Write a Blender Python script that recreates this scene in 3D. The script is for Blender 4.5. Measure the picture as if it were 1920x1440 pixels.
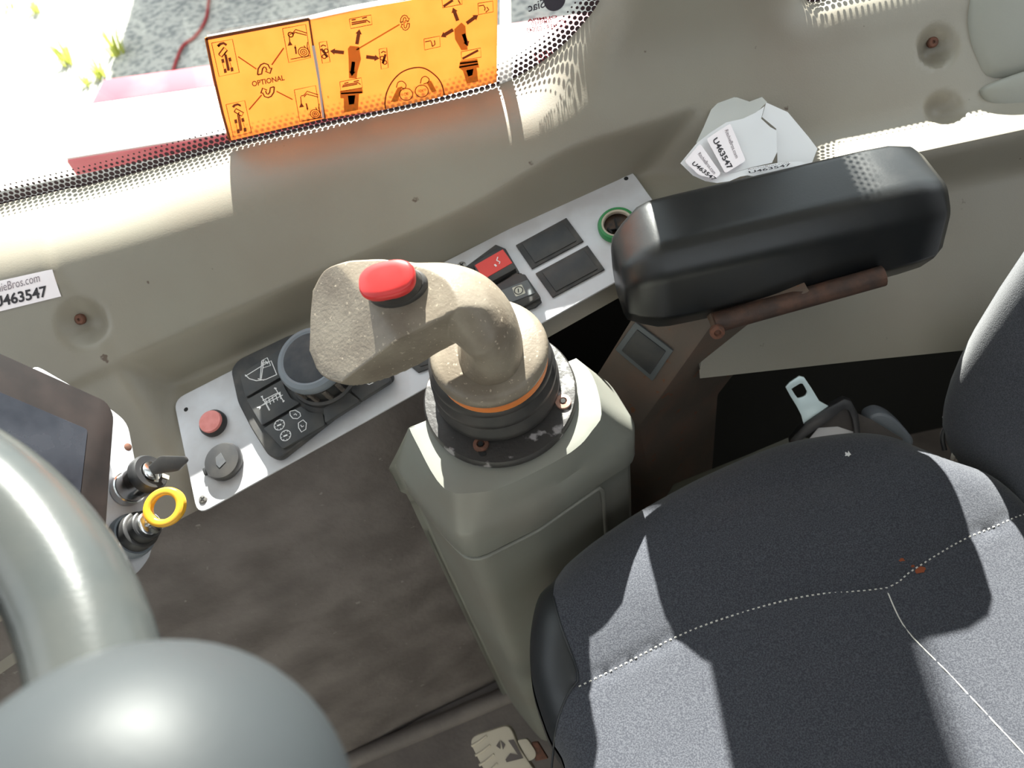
import bpy, bmesh, math, random
import numpy as np
from mathutils import Vector, Matrix
random.seed(4); rng = np.random.default_rng(4)
D = bpy.data; SC = bpy.context.scene; COL = SC.collection
for o in list(D.objects): D.objects.remove(o)

# ------------------------------------------------------------------ camera
FPX = 1450.0; PITCH = math.radians(52); ROLL = math.radians(12)
CAM = np.array([0., 0., 1.3])
FW = np.array([0, math.cos(PITCH), -math.sin(PITCH)])
_U0 = np.array([0, math.sin(PITCH), math.cos(PITCH)]); _R0 = np.array([1., 0, 0])
RT = math.cos(ROLL)*_R0 - math.sin(ROLL)*_U0
UP = math.sin(ROLL)*_R0 + math.cos(ROLL)*_U0
cd = D.cameras.new('camera'); cam = D.objects.new('camera', cd); COL.objects.link(cam)
cd.sensor_fit = 'HORIZONTAL'; cd.sensor_width = 36; cd.lens = 36*FPX/1920
cd.clip_start = .01; cd.clip_end = 200
cd.dof.use_dof = True; cd.dof.focus_distance = .62; cd.dof.aperture_fstop = 9
cam.matrix_world = Matrix(((RT[0], UP[0], -FW[0], CAM[0]), (RT[1], UP[1], -FW[1], CAM[1]), (RT[2], UP[2], -FW[2], CAM[2]), (0, 0, 0, 1)))
SC.camera = cam

# ------------------------------------------------------------------ light
TOSUN = np.array([.11, 1., .83]); TOSUN /= np.linalg.norm(TOSUN)
w = D.worlds.new('sky'); SC.world = w; w.use_nodes = True
bg = w.node_tree.nodes['Background']; bg.inputs[0].default_value = (.88, .95, 1.0, 1); bg.inputs[1].default_value = 1.75
sd = D.lights.new('sun', 'SUN'); sd.energy = 27; sd.angle = math.radians(.6); sd.color = (1, .965, .90)
sun = D.objects.new('sun', sd); COL.objects.link(sun)
sun.rotation_euler = Vector(TOSUN).to_track_quat('Z', 'Y').to_euler(); sun.location = (0, 3, 4)
SC.view_settings.view_transform = 'Standard'; SC.view_settings.look = 'None'
SC.view_settings.exposure = .25; SC.view_settings.gamma = 1; SC.view_settings.use_curve_mapping = False

# ------------------------------------------------------------------ geometry helpers
def V(*a): return np.array(a, float)
def unit(v): v = np.asarray(v, float); return v/np.linalg.norm(v)
def ray(x, y): return FW + (x-960)/FPX*RT - (y-720)/FPX*UP
def at_y(x, y, Y): d = ray(x, y); return CAM + d*(Y/d[1])
def at_z(x, y, Z): d = ray(x, y); return CAM + d*((Z-CAM[2])/d[2])
def at_t(x, y, t): return CAM + t*ray(x, y)
def on(x, y, P, n): d = ray(x, y); return CAM + d*(np.dot(P-CAM, n)/np.dot(d, n))
def plane3(a, b, c):
    n = unit(np.cross(b-a, c-a))
    return a, (n if np.dot(n, FW) < 0 else -n)
class Frame:
    def __init__(s, o, n, ux): s.o = np.asarray(o, float); s.n = unit(n); ux = np.asarray(ux, float); s.ux = unit(ux-np.dot(ux, s.n)*s.n); s.uy = np.cross(s.n, s.ux); s.k = 1.
    def px(s, x, y, w=0): q = on(x, y, s.o+s.n*w*s.k, s.n)-s.o; return np.array([np.dot(q, s.ux), np.dot(q, s.uy)])/s.k
    def P(s, u, v, w=0): return s.o+(s.ux*u+s.uy*v+s.n*w)*s.k
    def at(s, u, v, w=0): f = Frame(s.P(u, v, w), s.n, s.ux); f.k = s.k; return f

ORG = {}
def finish(me, smooth):
    if smooth is None: return
    me.polygons.foreach_set('use_smooth', [True]*len(me.polygons))
    me.set_sharp_from_angle(angle=math.radians(smooth))
def tag(o, label=None, cat=None, group=None, kind=None):
    if label: o['label'] = label
    if cat: o['category'] = cat
    if group: o['group'] = group
    if kind: o['kind'] = kind
    return o
def mk(name, verts, faces, m, parent=None, smooth=35, bevel=0, seg=2, bevang=30):
    verts = np.asarray(verts, float)
    if parent is not None: org = ORG[parent.name]
    else: org = np.array([(verts[:, 0].min()+verts[:, 0].max())/2, (verts[:, 1].min()+verts[:, 1].max())/2, verts[:, 2].min()])
    me = D.meshes.new(name); me.from_pydata([tuple(v) for v in (verts-org)], [], [tuple(f) for f in faces]); me.update()
    bm = bmesh.new(); bm.from_mesh(me)
    bmesh.ops.recalc_face_normals(bm, faces=bm.faces)
    if bevel:
        ed = [e for e in bm.edges if len(e.link_faces) == 2 and e.calc_face_angle(0) > math.radians(bevang)]
        bmesh.ops.bevel(bm, geom=ed, offset=bevel, segments=seg, affect='EDGES', profile=.6, clamp_overlap=True)
    bm.to_mesh(me); bm.free()
    finish(me, smooth)
    o = D.objects.new(name, me); COL.objects.link(o)
    if m: me.materials.append(m)
    if parent is not None: o.parent = parent
    else: o.location = org
    ORG[o.name] = org
    return o
def thing(name, loc, label, cat, group=None):
    o = D.objects.new(name, None); COL.objects.link(o); o.location = loc; o.empty_display_size = .02
    ORG[o.name] = np.asarray(loc, float); return tag(o, label, cat, group)
def prism(name, fr, pts, w0, w1, m, parent=None, bevel=0, seg=2, smooth=35, taper=None, bevang=30):
    pts = [np.asarray(p) for p in pts]; n = len(pts)
    top = pts
    if taper:
        c = sum(pts)/n; top = [c+(p-c)*taper for p in pts]
    v = [fr.P(p[0], p[1], w0) for p in pts]+[fr.P(p[0], p[1], w1) for p in top]
    f = [list(range(n)), list(range(n, 2*n))]+[[i, (i+1) % n, n+(i+1) % n, n+i] for i in range(n)]
    return mk(name, v, f, m, parent, smooth, bevel, seg, bevang)
def ring_prism(name, fr, outer, inner, w0, w1, m, parent=None, bevel=0):
    n = len(outer); v = []
    for P_, w_ in ((outer, w0), (inner, w0), (outer, w1), (inner, w1)): v += [fr.P(p[0], p[1], w_) for p in P_]
    f = []
    for i in range(n):
        j = (i+1) % n
        f += [[i, j, n+j, n+i], [2*n+i, 2*n+j, 3*n+j, 3*n+i], [i, j, 2*n+j, 2*n+i], [n+i, n+j, 3*n+j, 3*n+i]]
    return mk(name, v, f, m, parent, 35, bevel, 2, 40)
def lathe(name, fr, prof, m, parent=None, seg=40, smooth=40, sx=1, sy=1, cap=True):
    v = []; f = []; k = len(prof)
    for r, h in prof:
        for i in range(seg):
            a = 2*math.pi*i/seg; v.append(fr.P(r*math.cos(a)*sx, r*math.sin(a)*sy, h))
    for j in range(k-1):
        for i in range(seg):
            i2 = (i+1) % seg; f.append([j*seg+i, j*seg+i2, (j+1)*seg+i2, (j+1)*seg+i])
    if cap: f += [list(range(seg)), list(range((k-1)*seg, k*seg))]
    return mk(name, v, f, m, parent, smooth)
def circ(c, r, n=24, sx=1, a0=0): return [np.array([c[0]+r*sx*math.cos(a0+2*math.pi*i/n), c[1]+r*math.sin(a0+2*math.pi*i/n)]) for i in range(n)]
def rrect(cx, cy, wd, ht, r, k=4):
    o = []
    for sx, sy, a in ((1, 1, 0), (-1, 1, 90), (-1, -1, 180), (1, -1, 270)):
        for i in range(k+1):
            t = math.radians(a+90*i/k); o.append(np.array([cx+sx*(wd/2-r)+r*math.cos(t), cy+sy*(ht/2-r)+r*math.sin(t)]))
    return o
def rpoly(pts, r, k=5):
    pts = [np.asarray(p, float) for p in pts]; n = len(pts); out = []
    for i in range(n):
        a, b, c = pts[i-1], pts[i], pts[(i+1) % n]
        rr = r[i] if isinstance(r, (list, tuple)) else r
        d1 = min(rr, .45*np.linalg.norm(a-b)); d2 = min(rr, .45*np.linalg.norm(c-b))
        p1 = b+unit(a-b)*d1; p2 = b+unit(c-b)*d2
        for j in range(k+1):
            t = j/k; out.append((1-t)**2*p1+2*t*(1-t)*b+t*t*p2)
    return out
def catmull(pts, k=8, closed=False):
    P_ = [np.asarray(p, float) for p in pts]; n = len(P_); out = []
    for i in range(n if closed else n-1):
        if closed: a, b, c, d = P_[i-1], P_[i], P_[(i+1) % n], P_[(i+2) % n]
        else: a, b, c, d = P_[max(i-1, 0)], P_[i], P_[i+1], P_[min(i+2, n-1)]
        for j in range(k):
            t = j/k; out.append(.5*((2*b)+(c-a)*t+(2*a-5*b+4*c-d)*t*t+(3*b-a-3*c+d)*t**3))
    if not closed: out.append(P_[-1])
    return out
def tube(name, pts, r, m, parent=None, seg=10, cap=True):
    pts = [np.asarray(p, float) for p in pts]; n = len(pts); v = []; f = []
    t0 = unit(pts[1]-pts[0]); s = unit(np.cross(t0, [0.3, .2, 1]))
    for i, p in enumerate(pts):
        t = unit(pts[min(i+1, n-1)]-pts[max(i-1, 0)]); s = unit(s-np.dot(s, t)*t); b = np.cross(t, s)
        rr = r[i] if isinstance(r, (list, tuple, np.ndarray)) else r
        for j in range(seg):
            a = 2*math.pi*j/seg; v.append(p+rr*(s*math.cos(a)+b*math.sin(a)))
    for i in range(n-1):
        for j in range(seg): j2 = (j+1) % seg; f.append([i*seg+j, i*seg+j2, (i+1)*seg+j2, (i+1)*seg+j])
    if cap: f += [list(range(seg)), list(range((n-1)*seg, n*seg))]
    return mk(name, v, f, m, parent, 60)
def strokes(name, fr, lines, wd, m, parent, h=.0002, fills=()):
    """flat printed lines: lists of 2-D points (in the frame) drawn as ribbons; fills are filled outlines"""
    v = []; f = []
    for ln in lines:
        ln = [np.asarray(p, float) for p in ln]; k = len(ln); b = len(v)
        for i, p in enumerate(ln):
            t = unit(ln[min(i+1, k-1)]-ln[max(i-1, 0)]+1e-12); q = np.array([-t[1], t[0]])*wd/2
            v += [fr.P(*(p+q), h), fr.P(*(p-q), h)]
        f += [[b+2*i, b+2*i+1, b+2*i+3, b+2*i+2] for i in range(k-1)]
    for pl in fills:
        b = len(v); v += [fr.P(p[0], p[1], h) for p in pl]; f.append(list(range(b, b+len(pl))))
    return mk(name, v, f, m, parent, None)
def text(name, s, fr, p0, p1, ptop, m, parent, bold=0, h=.0003, pxl=True):
    cu = D.curves.new('font_tmp', 'FONT'); cu.body = s; cu.size = 1; cu.offset = bold; cu.resolution_u = 3
    ob = D.objects.new('font_tmp', cu); COL.objects.link(ob)
    dg = bpy.context.evaluated_depsgraph_get(); dg.update()
    me = ob.evaluated_get(dg).to_mesh()
    co = np.zeros(len(me.vertices)*3); me.vertices.foreach_get('co', co); co = co.reshape(-1, 3)
    fs = [list(p.vertices) for p in me.polygons]
    ob.evaluated_get(dg).to_mesh_clear(); D.objects.remove(ob); D.curves.remove(cu)
    x0, x1 = co[:, 0].min(), co[:, 0].max(); ch = .70
    if pxl: p0, p1, ptop = fr.px(*p0), fr.px(*p1), fr.px(*ptop)
    A = np.asarray(p1)-np.asarray(p0); B = np.asarray(ptop)-np.asarray(p0)
    v = [fr.P(*(p0+A*((c[0]-x0)/(x1-x0))+B*(c[1]/ch)), h) for c in co]
    return mk(name, v, fs, m, parent, None)
# distance to a polygon, positive inside
def sdf_poly(X, Y, poly):
    poly = [np.asarray(p)[:2] for p in poly]; d2 = np.full(X.shape, 1e9); ins = np.zeros(X.shape, bool); n = len(poly)
    for i in range(n):
        a, b = poly[i], poly[(i+1) % n]; e = b-a; wx = X-a[0]; wy = Y-a[1]
        t = np.clip((wx*e[0]+wy*e[1])/(e@e+1e-18), 0, 1)
        d2 = np.minimum(d2, (wx-e[0]*t)**2+(wy-e[1]*t)**2)
        c = ((a[1] > Y) != (b[1] > Y)); den = (b[1]-a[1]) if abs(b[1]-a[1]) > 1e-15 else 1e-15
        ins ^= c & (X < (b[0]-a[0])*(Y-a[1])/den+a[0])
    d = np.sqrt(d2); return np.where(ins, d, -d)
def dist_line(X, Y, ln):
    d2 = np.full(X.shape, 1e9)
    for a, b in zip(ln[:-1], ln[1:]):
        a = np.asarray(a)[:2]; e = np.asarray(b)[:2]-a; t = np.clip(((X-a[0])*e[0]+(Y-a[1])*e[1])/(e@e+1e-18), 0, 1)
        d2 = np.minimum(d2, (X-a[0]-e[0]*t)**2+(Y-a[1]-e[1]*t)**2)
    return np.sqrt(d2)
def smin(a, b, k): h = np.clip(.5+.5*(b-a)/k, 0, 1); return b*(1-h)+a*h-k*h*(1-h)
def smax(a, b, k): return -smin(-a, -b, k)
def field(name, x0, x1, y0, y1, st, hf, df, to3, m, parent=None, smooth=50):
    """surface over a 2-D domain, trimmed exactly along df=0"""
    nx = int((x1-x0)/st)+1; ny = int((y1-y0)/st)+1
    X, Y = np.meshgrid(np.linspace(x0, x1, nx), np.linspace(y0, y1, ny), indexing='ij')
    d = df(X, Y); keep = d > 0
    fk = keep[:-1, :-1] | keep[1:, :-1] | keep[:-1, 1:] | keep[1:, 1:]
    used = np.zeros_like(keep)
    used[:-1, :-1] |= fk; used[1:, :-1] |= fk; used[:-1, 1:] |= fk; used[1:, 1:] |= fk
    mv = used & ~keep
    for _ in range(3):
        e = st*.1; dx = (df(X+e, Y)-df(X-e, Y))/(2*e); dy = (df(X, Y+e)-df(X, Y-e))/(2*e); g = np.maximum(dx*dx+dy*dy, .2)
        dd = df(X, Y)
        X = np.where(mv, X-np.clip(dd*dx/g, -st*1.5, st*1.5), X); Y = np.where(mv, Y-np.clip(dd*dy/g, -st*1.5, st*1.5), Y)
    P_ = to3(X, Y, hf(X, Y)); idx = -np.ones(used.shape, int); idx[used] = np.arange(used.sum())
    i, j = np.nonzero(fk)
    F_ = np.stack([idx[i, j], idx[i+1, j], idx[i+1, j+1], idx[i, j+1]], 1)
    return mk(name, P_[used], F_.tolist(), m, parent, smooth)

# ------------------------------------------------------------------ materials
def mat(name, col, rough=.5, metal=0, col2=None, nscale=30, nlo=.4, nhi=.65, bump=0, bscale=400, spec=.5, coat=0, sheen=0,
        spots=None, sscale=60, sthr=.72, stretch=None, trans=0, emit=None, bump2=0, b2scale=30, rough2=None):
    m = D.materials.new(name); m.use_nodes = True; nt = m.node_tree; N_ = nt.nodes; L = nt.links
    b = N_['Principled BSDF']; b.inputs['Roughness'].default_value = rough; b.inputs['Metallic'].default_value = metal
    b.inputs['Base Color'].default_value = (*col, 1); b.inputs['Specular IOR Level'].default_value = spec
    b.inputs['Coat Weight'].default_value = coat; b.inputs['Sheen Weight'].default_value = sheen
    tc = N_.new('ShaderNodeTexCoord'); src = tc.outputs['Object']
    if stretch:
        mp = N_.new('ShaderNodeMapping'); mp.inputs['Scale'].default_value = stretch; L.new(src, mp.inputs[0]); src = mp.outputs[0]
    def noise(sc, det=5):
        n = N_.new('ShaderNodeTexNoise'); n.inputs['Scale'].default_value = sc; n.inputs['Detail'].default_value = det; L.new(src, n.inputs['Vector']); return n
    cur = None
    def mix(a, c, fac):
        x = N_.new('ShaderNodeMix'); x.data_type = 'RGBA'; L.new(fac, x.inputs[0])
        if a is None: x.inputs[6].default_value = (*col, 1)
        else: L.new(a, x.inputs[6])
        x.inputs[7].default_value = (*c, 1); return x.outputs[2]
    def ramp(o, lo, hi):
        r = N_.new('ShaderNodeMapRange'); r.inputs[1].default_value = lo; r.inputs[2].default_value = hi; L.new(o, r.inputs[0]); return r.outputs[0]
    if col2:
        fac = ramp(noise(nscale).outputs[0], nlo, nhi); cur = mix(cur, col2, fac)
        if rough2 is not None:
            r = N_.new('ShaderNodeMapRange'); L.new(fac, r.inputs[0]); r.inputs[3].default_value = rough; r.inputs[4].default_value = rough2; L.new(r.outputs[0], b.inputs['Roughness'])
    if spots: cur = mix(cur, spots, ramp(noise(sscale, 3).outputs[0], sthr, sthr+.03))
    if cur is not None: L.new(cur, b.inputs['Base Color'])
    if bump or bump2:
        prev = None
        for st, sc in ((bump, bscale), (bump2, b2scale)):
            if not st: continue
            bp = N_.new('ShaderNodeBump'); bp.inputs['Strength'].default_value = st; bp.inputs['Distance'].default_value = .3/sc
            L.new(noise(sc, 3).outputs[0], bp.inputs['Height'])
            if prev: L.new(prev, bp.inputs['Normal'])
            prev = bp.outputs[0]
        L.new(prev, b.inputs['Normal'])
    if trans:
        t = N_.new('ShaderNodeBsdfTranslucent'); mx = N_.new('ShaderNodeMixShader'); mx.inputs[0].default_value = trans
        if cur is not None: L.new(cur, t.inputs[0])
        else: t.inputs[0].default_value = (*col, 1)
        L.new(b.outputs[0], mx.inputs[1]); L.new(t.outputs[0], mx.inputs[2]); L.new(mx.outputs[0], N_['Material Output'].inputs[0])
    return m
def glassmat(name, tint=(1, 1, 1), refl=.04):
    m = D.materials.new(name); m.use_nodes = True; nt = m.node_tree; N_ = nt.nodes; L = nt.links
    N_.remove(N_['Principled BSDF'])
    t = N_.new('ShaderNodeBsdfTransparent'); t.inputs[0].default_value = (*tint, 1)
    g = N_.new('ShaderNodeBsdfGlossy'); g.inputs['Roughness'].default_value = .02
    mx = N_.new('ShaderNodeMixShader'); mx.inputs[0].default_value = refl
    L.new(t.outputs[0], mx.inputs[1]); L.new(g.outputs[0], mx.inputs[2]); L.new(mx.outputs[0], N_['Material Output'].inputs[0])
    return m
M = {}
M['trim'] = mat('grey_green_trim_plastic', (.245, .226, .182), .42, col2=(.215, .182, .142), nscale=5, nlo=.35, nhi=.7, bump=.22, bscale=700, spots=(.09, .06, .04), sscale=55, sthr=.735, spec=.5)
M['console'] = mat('grey_green_console_plastic', (.215, .22, .195), .38, col2=(.20, .19, .165), nscale=9, bump=.12, bscale=800, spots=(.32, .3, .27), sscale=120, sthr=.78)
M['mat_low'] = mat('dusty_dark_side_lining', (.105, .088, .084), .75, col2=(.17, .147, .14), nscale=14, nlo=.38, nhi=.66, bump=.5, bscale=160, spots=(.22, .2, .19), sscale=95, sthr=.71)
M['floor'] = mat('dusty_floor_mat', (.15, .13, .125), .8, col2=(.19, .165, .155), nscale=20, bump=.4, bscale=150)
M['alu'] = mat('brushed_aluminium_plate', (.58, .58, .61), .45, .3, col2=(.52, .51, .53), nscale=40, stretch=(1, 1, 1), bump=.04, bscale=900)
M['black'] = mat('black_plastic', (.022, .022, .024), .42, col2=(.045, .042, .04), nscale=40, bump=.1, bscale=900)
M['blackdust'] = mat('dusty_black_plastic', (.03, .03, .032), .6, col2=(.075, .068, .062), nscale=60, nlo=.4, nhi=.75, bump=.12, bscale=700)
M['key'] = mat('black_key_plastic', (.03, .031, .034), .5, col2=(.05, .048, .046), nscale=50, bump=.15, bscale=1200)
M['knobring'] = mat('slate_grey_ring', (.16, .18, .205), .45, bump=.05, bscale=900)
M['knobtop'] = mat('dark_knob_cap', (.04, .043, .05), .85, col2=(.07, .07, .072), nscale=60, bump=.12, bscale=1200)
M['rib'] = mat('dusty_rib', (.12, .10, .085), .7, col2=(.06, .05, .045), nscale=200)
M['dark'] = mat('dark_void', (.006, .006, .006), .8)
M['red'] = mat('red_rubber_button', (.62, .03, .03), .38, col2=(.55, .025, .025), nscale=80)
M['redlens'] = mat('faded_red_lens', (.78, .28, .26), .45, col2=(.70, .22, .2), nscale=120)
M['redswitch'] = mat('red_switch_plate', (.62, .045, .035), .45)
M['greyswitch'] = mat('grey_switch_plate', (.10, .11, .115), .5)
M['white'] = mat('white_print', (.75, .75, .75), .6)
M['cream'] = mat('cream_print', (.5, .5, .42), .6)
M['green'] = mat('green_plastic_ring', (.035, .25, .075), .35, trans=.15)
M['brass'] = mat('socket_inside', (.09, .05, .03), .5, .3, col2=(.03, .02, .015), nscale=150)
M['chrome'] = mat('chromed_metal', (.62, .62, .62), .18, 1)
M['steel'] = mat('dull_steel', (.4, .39, .37), .4, .9, col2=(.25, .22, .2), nscale=200)
M['rustscrew'] = mat('rusty_screw', (.16, .065, .04), .75, .2, col2=(.09, .045, .03), nscale=300)
M['pinkscrew'] = mat('coppery_washer', (.55, .32, .25), .6, .3)
M['grip'] = mat('worn_beige_grip_plastic', (.235, .20, .155), .42, col2=(.15, .12, .09), nscale=26, nlo=.42, nhi=.66, bump=.3, bscale=420, spots=(.36, .30, .23), sscale=330, sthr=.655)
M['rubber'] = mat('black_rubber_bellows', (.02, .019, .019), .55, col2=(.045, .04, .037), nscale=40, bump=.1, bscale=500)
M['flange'] = mat('chipped_black_flange', (.03, .027, .026), .45, col2=(.28, .26, .26), nscale=55, nlo=.6, nhi=.66, bump=.3, bscale=250)
M['orange'] = mat('orange_seal_ring', (.85, .26, .06), .5, trans=.2)
M['vinyl'] = mat('glossy_black_armrest_skin', (.010, .011, .012), .30, col2=(.014, .014, .014), nscale=30, bump=.08, bscale=500, spec=.45, rough2=.36)
M['rustarm'] = mat('brown_rusty_painted_steel', (.115, .088, .07), .55, col2=(.15, .095, .07), nscale=26, nlo=.42, nhi=.7, bump=.2, bscale=350, spots=(.17, .07, .035), sscale=70, sthr=.66)
M['rustrail'] = mat('rusted_rail', (.05, .03, .024), .6, .2, col2=(.10, .05, .034), nscale=60, nlo=.45, nhi=.65, bump=.4, bscale=220)
M['fabric'] = mat('dark_grey_woven_seat_fabric', (.034, .036, .046), .9, col2=(.074, .077, .09), nscale=900, nlo=.40, nhi=.64, bump=.9, bscale=900, sheen=.25, spec=.2)
M['seatvinyl'] = mat('black_seat_vinyl', (.018, .02, .023), .42, bump=.06, bscale=500)
M['thread'] = mat('pale_thread', (.62, .6, .55), .8)
M['rust'] = mat('rust_stain', (.25, .06, .02), .9)
M['olive'] = mat('olive_grey_base_plastic', (.12, .12, .095), .55, bump=.1, bscale=500)
M['zinc'] = mat('zinc_plated_tongue', (.80, .95, .97), .38, .25)
M['web'] = mat('grey_belt_webbing', (.09, .08, .075), .85, bump=.5, bscale=500)
M['paper'] = mat('white_label_paper', (.93, .93, .95), .6, trans=.25)
M['liner'] = mat('translucent_backing_paper', (.78, .80, .78), .45, trans=.35)
M['label'] = mat('pinkish_white_label', (.92, .84, .86), .5)
M['ink'] = mat('black_ink', (.03, .025, .03), .7)
M['greyink'] = mat('grey_ink', (.22, .18, .2), .7)
M['sheet'] = mat('orange_decal_film', (.86, .43, .15), .45, col2=(.84, .40, .13), nscale=40, trans=.55, spots=(.55, .2, .04), sscale=70, sthr=.735)
M['brownink'] = mat('brown_print', (.13, .045, .01), .6, trans=.35)
M['midink'] = mat('ochre_print', (.42, .21, .025), .6, trans=.45)
M['lineink'] = mat('rust_print', (.36, .10, .012), .6, trans=.35)
M['film'] = mat('milky_film_residue', (.75, .73, .72), .5, trans=.45)
M['frit'] = mat('black_ceramic_frit', (.035, .015, .02), .6)
M['glassink'] = mat('glass_stamp', (.04, .035, .05), .6)
M['glassred'] = mat('glass_stamp_red', (.35, .03, .05), .6)
M['glass'] = glassmat('window_glass', (.95, .97, .96), .03)
M['screen'] = mat('dark_display_glass', (.012, .013, .02), .12, col2=(.03, .032, .042), nscale=30, spec=.5, rough2=.3)
M['bezel'] = mat('dusty_brown_bezel', (.012, .009, .009), .6, col2=(.024, .017, .016), nscale=30, spec=.3)
M['wheel'] = mat('grey_foam_wheel_rim', (.045, .05, .05), .24, col2=(.055, .058, .056), nscale=30, bump=.08, bscale=500, spec=.4)
M['knob'] = mat('grey_spinner_knob', (.03, .034, .037), .5, bump=.04, bscale=300, spec=.22)
M['yellow'] = mat('yellow_key_ring', (.75, .38, .03), .35)
M['pod'] = mat('grey_trim_pod', (.26, .26, .225), .5, bump=.12, bscale=600)
M['lever'] = mat('cream_lever_plastic', (.50, .44, .35), .5)
M['leverprint'] = mat('brown_lever_print', (.10, .08, .075), .6)
M['gravel'] = mat('pale_gravel', (.42, .40, .36), .9, col2=(.20, .20, .19), nscale=28, nlo=.46, nhi=.62, bump=1, bscale=22)
M['redpaint'] = mat('faded_red_paint', (.46, .045, .07), .5, col2=(.52, .09, .11), nscale=9)
M['glarepaint'] = mat('dusty_red_paint_in_glare', (.80, .72, .70), .5, col2=(.84, .78, .75), nscale=3)  # red paint turned pale for the sun glare on it, plus dust
M['hose'] = mat('red_hose_rubber', (.30, .03, .03), .6)
M['grass'] = mat('yellow_green_weed', (.42, .45, .10), .8, trans=.4)
M['shade_block'] = mat('blue_grey_shade_block_paint', (.12, .15, .2), .6)
M['cabroof'] = mat('cab_roof_lining', (.32, .32, .29), .8)

# ------------------------------------------------------------------ planes of the place
YG = .68                                   # inner face of the side glass
NN = V(0, -.6, .8); SS = V(0, .8, .6)      # the trim is a surface over the tilted (x, s) plane
GF = Frame(V(0, YG, 0), V(0, -1, 0), V(1, 0, 0))
WIN1_PX = [(-260, 452), (0, 385), (200, 338), (430, 276), (600, 236), (800, 193), (920, 163), (985, 135), (1045, 93), (1090, 48), (1125, 0), (1143, -60), (1150, -130)]
WIN2_PX = [(1700, -37), (1560, -5), (1535, 2), (1515, 2), (1500, -18), (1492, -60), (1488, -130)]
w1 = [at_y(*q, YG)[[0, 2]] for q in WIN1_PX]
_e = (w1[1]-w1[3])/2; w1 = [w1[1]+_e*k for k in (6, 5, 4, 3, 2, 1)]+w1[1:]
WIN1 = catmull([p for p in w1], 6)+[V(.162, 1.15), V(.158, 1.5), V(.13, 1.78), V(.07, 1.84), V(-1.1, 1.84), V(-1.16, 1.78), V(-1.16, w1[0][1]+.03)]
w2 = [at_y(*q, YG)[[0, 2]] for q in WIN2_PX]
WIN2 = [V(.80, w2[0][1]+.01)]+catmull(w2, 6)+[V(.318, 1.2), V(.325, 1.55), V(.345, 1.80), V(.39, 1.84), V(.80, 1.84), V(.84, 1.8), V(.84, w2[0][1]+.05)]
PP0 = at_t(750, 640, .73); PN = unit(V(-.1, -.25, 1))
PUL, PUR, PLL = (on(*q, PP0, PN) for q in ((325, 750), (1180, 314), (370, 966)))
PF = Frame(PUL, PN, PUR-PUL)               # frame of the switch panel: u along it, v away from the seat
def hplane(P0, n):
    n = unit(n); c = np.dot(P0, n); a = np.dot(n, NN)
    return lambda X, S: (c-n[0]*X-S*np.dot(n, SS))/a
cL, cR = at_y(165, 703, .516), at_y(1215, 240, .607)
P_wall = hplane(*plane3(cL, cR, at_y(100, 428, .616)))
P_pillar = hplane(V(0, .645, 0), V(0, -1, .02))
P_floor = hplane(PP0-PN*.006, PN)
P_back = hplane(*plane3(cL, cR, (PUL+PUR)/2+PF.uy*.005-PN*.006))
eA, eB = at_y(1236, 250, .616), at_y(1330, 385, .567)
P_end = hplane(*plane3(eA, eB, (eA+eB)/2+V(-.05, -.012, -.055)))
DN = unit(V(.80, -.2, .55)); DP = at_t(262, 905, .70)
P_dash = hplane(DP, DN)
lipL, lipR = on(372, 976, PP0, PN), on(1165, 533, PP0, PN)
flM = at_z(800, 1358, 0.)
LOWP, LOWN = plane3(lipL, lipR, flM+V(0, .0, 0))
P_low = hplane(LOWP, LOWN)
lgL, lgR = at_y(1540, 328, .520), at_y(1920, 245, .520)
P_ledge = hplane(*plane3(lgL, lgR, at_y(1720, 210, .592)))
P_lw = hplane(*plane3(lgL, lgR, at_y(1575, 684, .635)))
bumpc = (at_y(1050, 225, .615)[0], np.dot(at_y(1050, 225, .615), SS))
bumpl = (at_y(170, 440, .605)[0], np.dot(at_y(170, 440, .605), SS))
def to_xs(P): return np.dot(P, V(1, 0, 0)), np.dot(P, SS)
DIM = []
def Hwall(X, S):
    H = smax(P_wall(X, S), P_pillar(X, S), .05)
    H = H+.012*np.exp(-((X-bumpc[0])/.075)**2-((S-bumpc[1])/.075)**2)+.008*np.exp(-((X-bumpl[0])/.15)**2-((S-bumpl[1])/.05)**2)  # two swells added to the wall to keep sun off the switch panel
    zg = (S-.8*YG)/.6; hg = -.6*YG+.8*zg
    d1 = -sdf_poly(X, zg, WIN1); d2 = -sdf_poly(X, zg, WIN2); d = np.minimum(d1, d2)
    H = smin(H, hg+1.23*d, .026)
    pk = smax(smax(P_floor(X, S), P_back(X, S), .006), P_end(X, S), .006)
    H0 = H
    H = smin(H, pk, .0015)
    H = smax(H, smin(P_dash(X, S), H0-.002, .01), .012)
    H = smin(H, P_low(X, S)+np.clip((X-.155)/.03, 0, 4)*.5, .012)
    led = smin(P_ledge(X, S), P_lw(X, S), .022)
    r = np.clip((X-.20)/.10, 0, 1); led = led-.08*(1-r)
    H = smax(H, led, .02)
    for (cx, cs, rad, dep, pw) in DIM:
        q = np.clip(1-np.sqrt((X-cx)**2+(S-cs)**2)/rad, 0, 1); H = H-dep*(q*q*(3-2*q))**pw
    return H
def hit_wall(px, py, t0=.45, t1=1.25):
    t = np.linspace(t0, t1, 1600); P_ = CAM+t[:, None]*ray(px, py)[None]
    g = P_@NN-Hwall(P_[:, 0], P_@SS); i = int(np.argmax(g < 0)); return P_[i]
for (px, py, rad, dep, pw) in ((154, 606, .024, .016, .6), (1757, 88, .019, .02, .5), (1772, 208, .019, .014, .5)):
    P_ = hit_wall(px, py); DIM.append((*to_xs(P_), rad, dep, pw))

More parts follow.
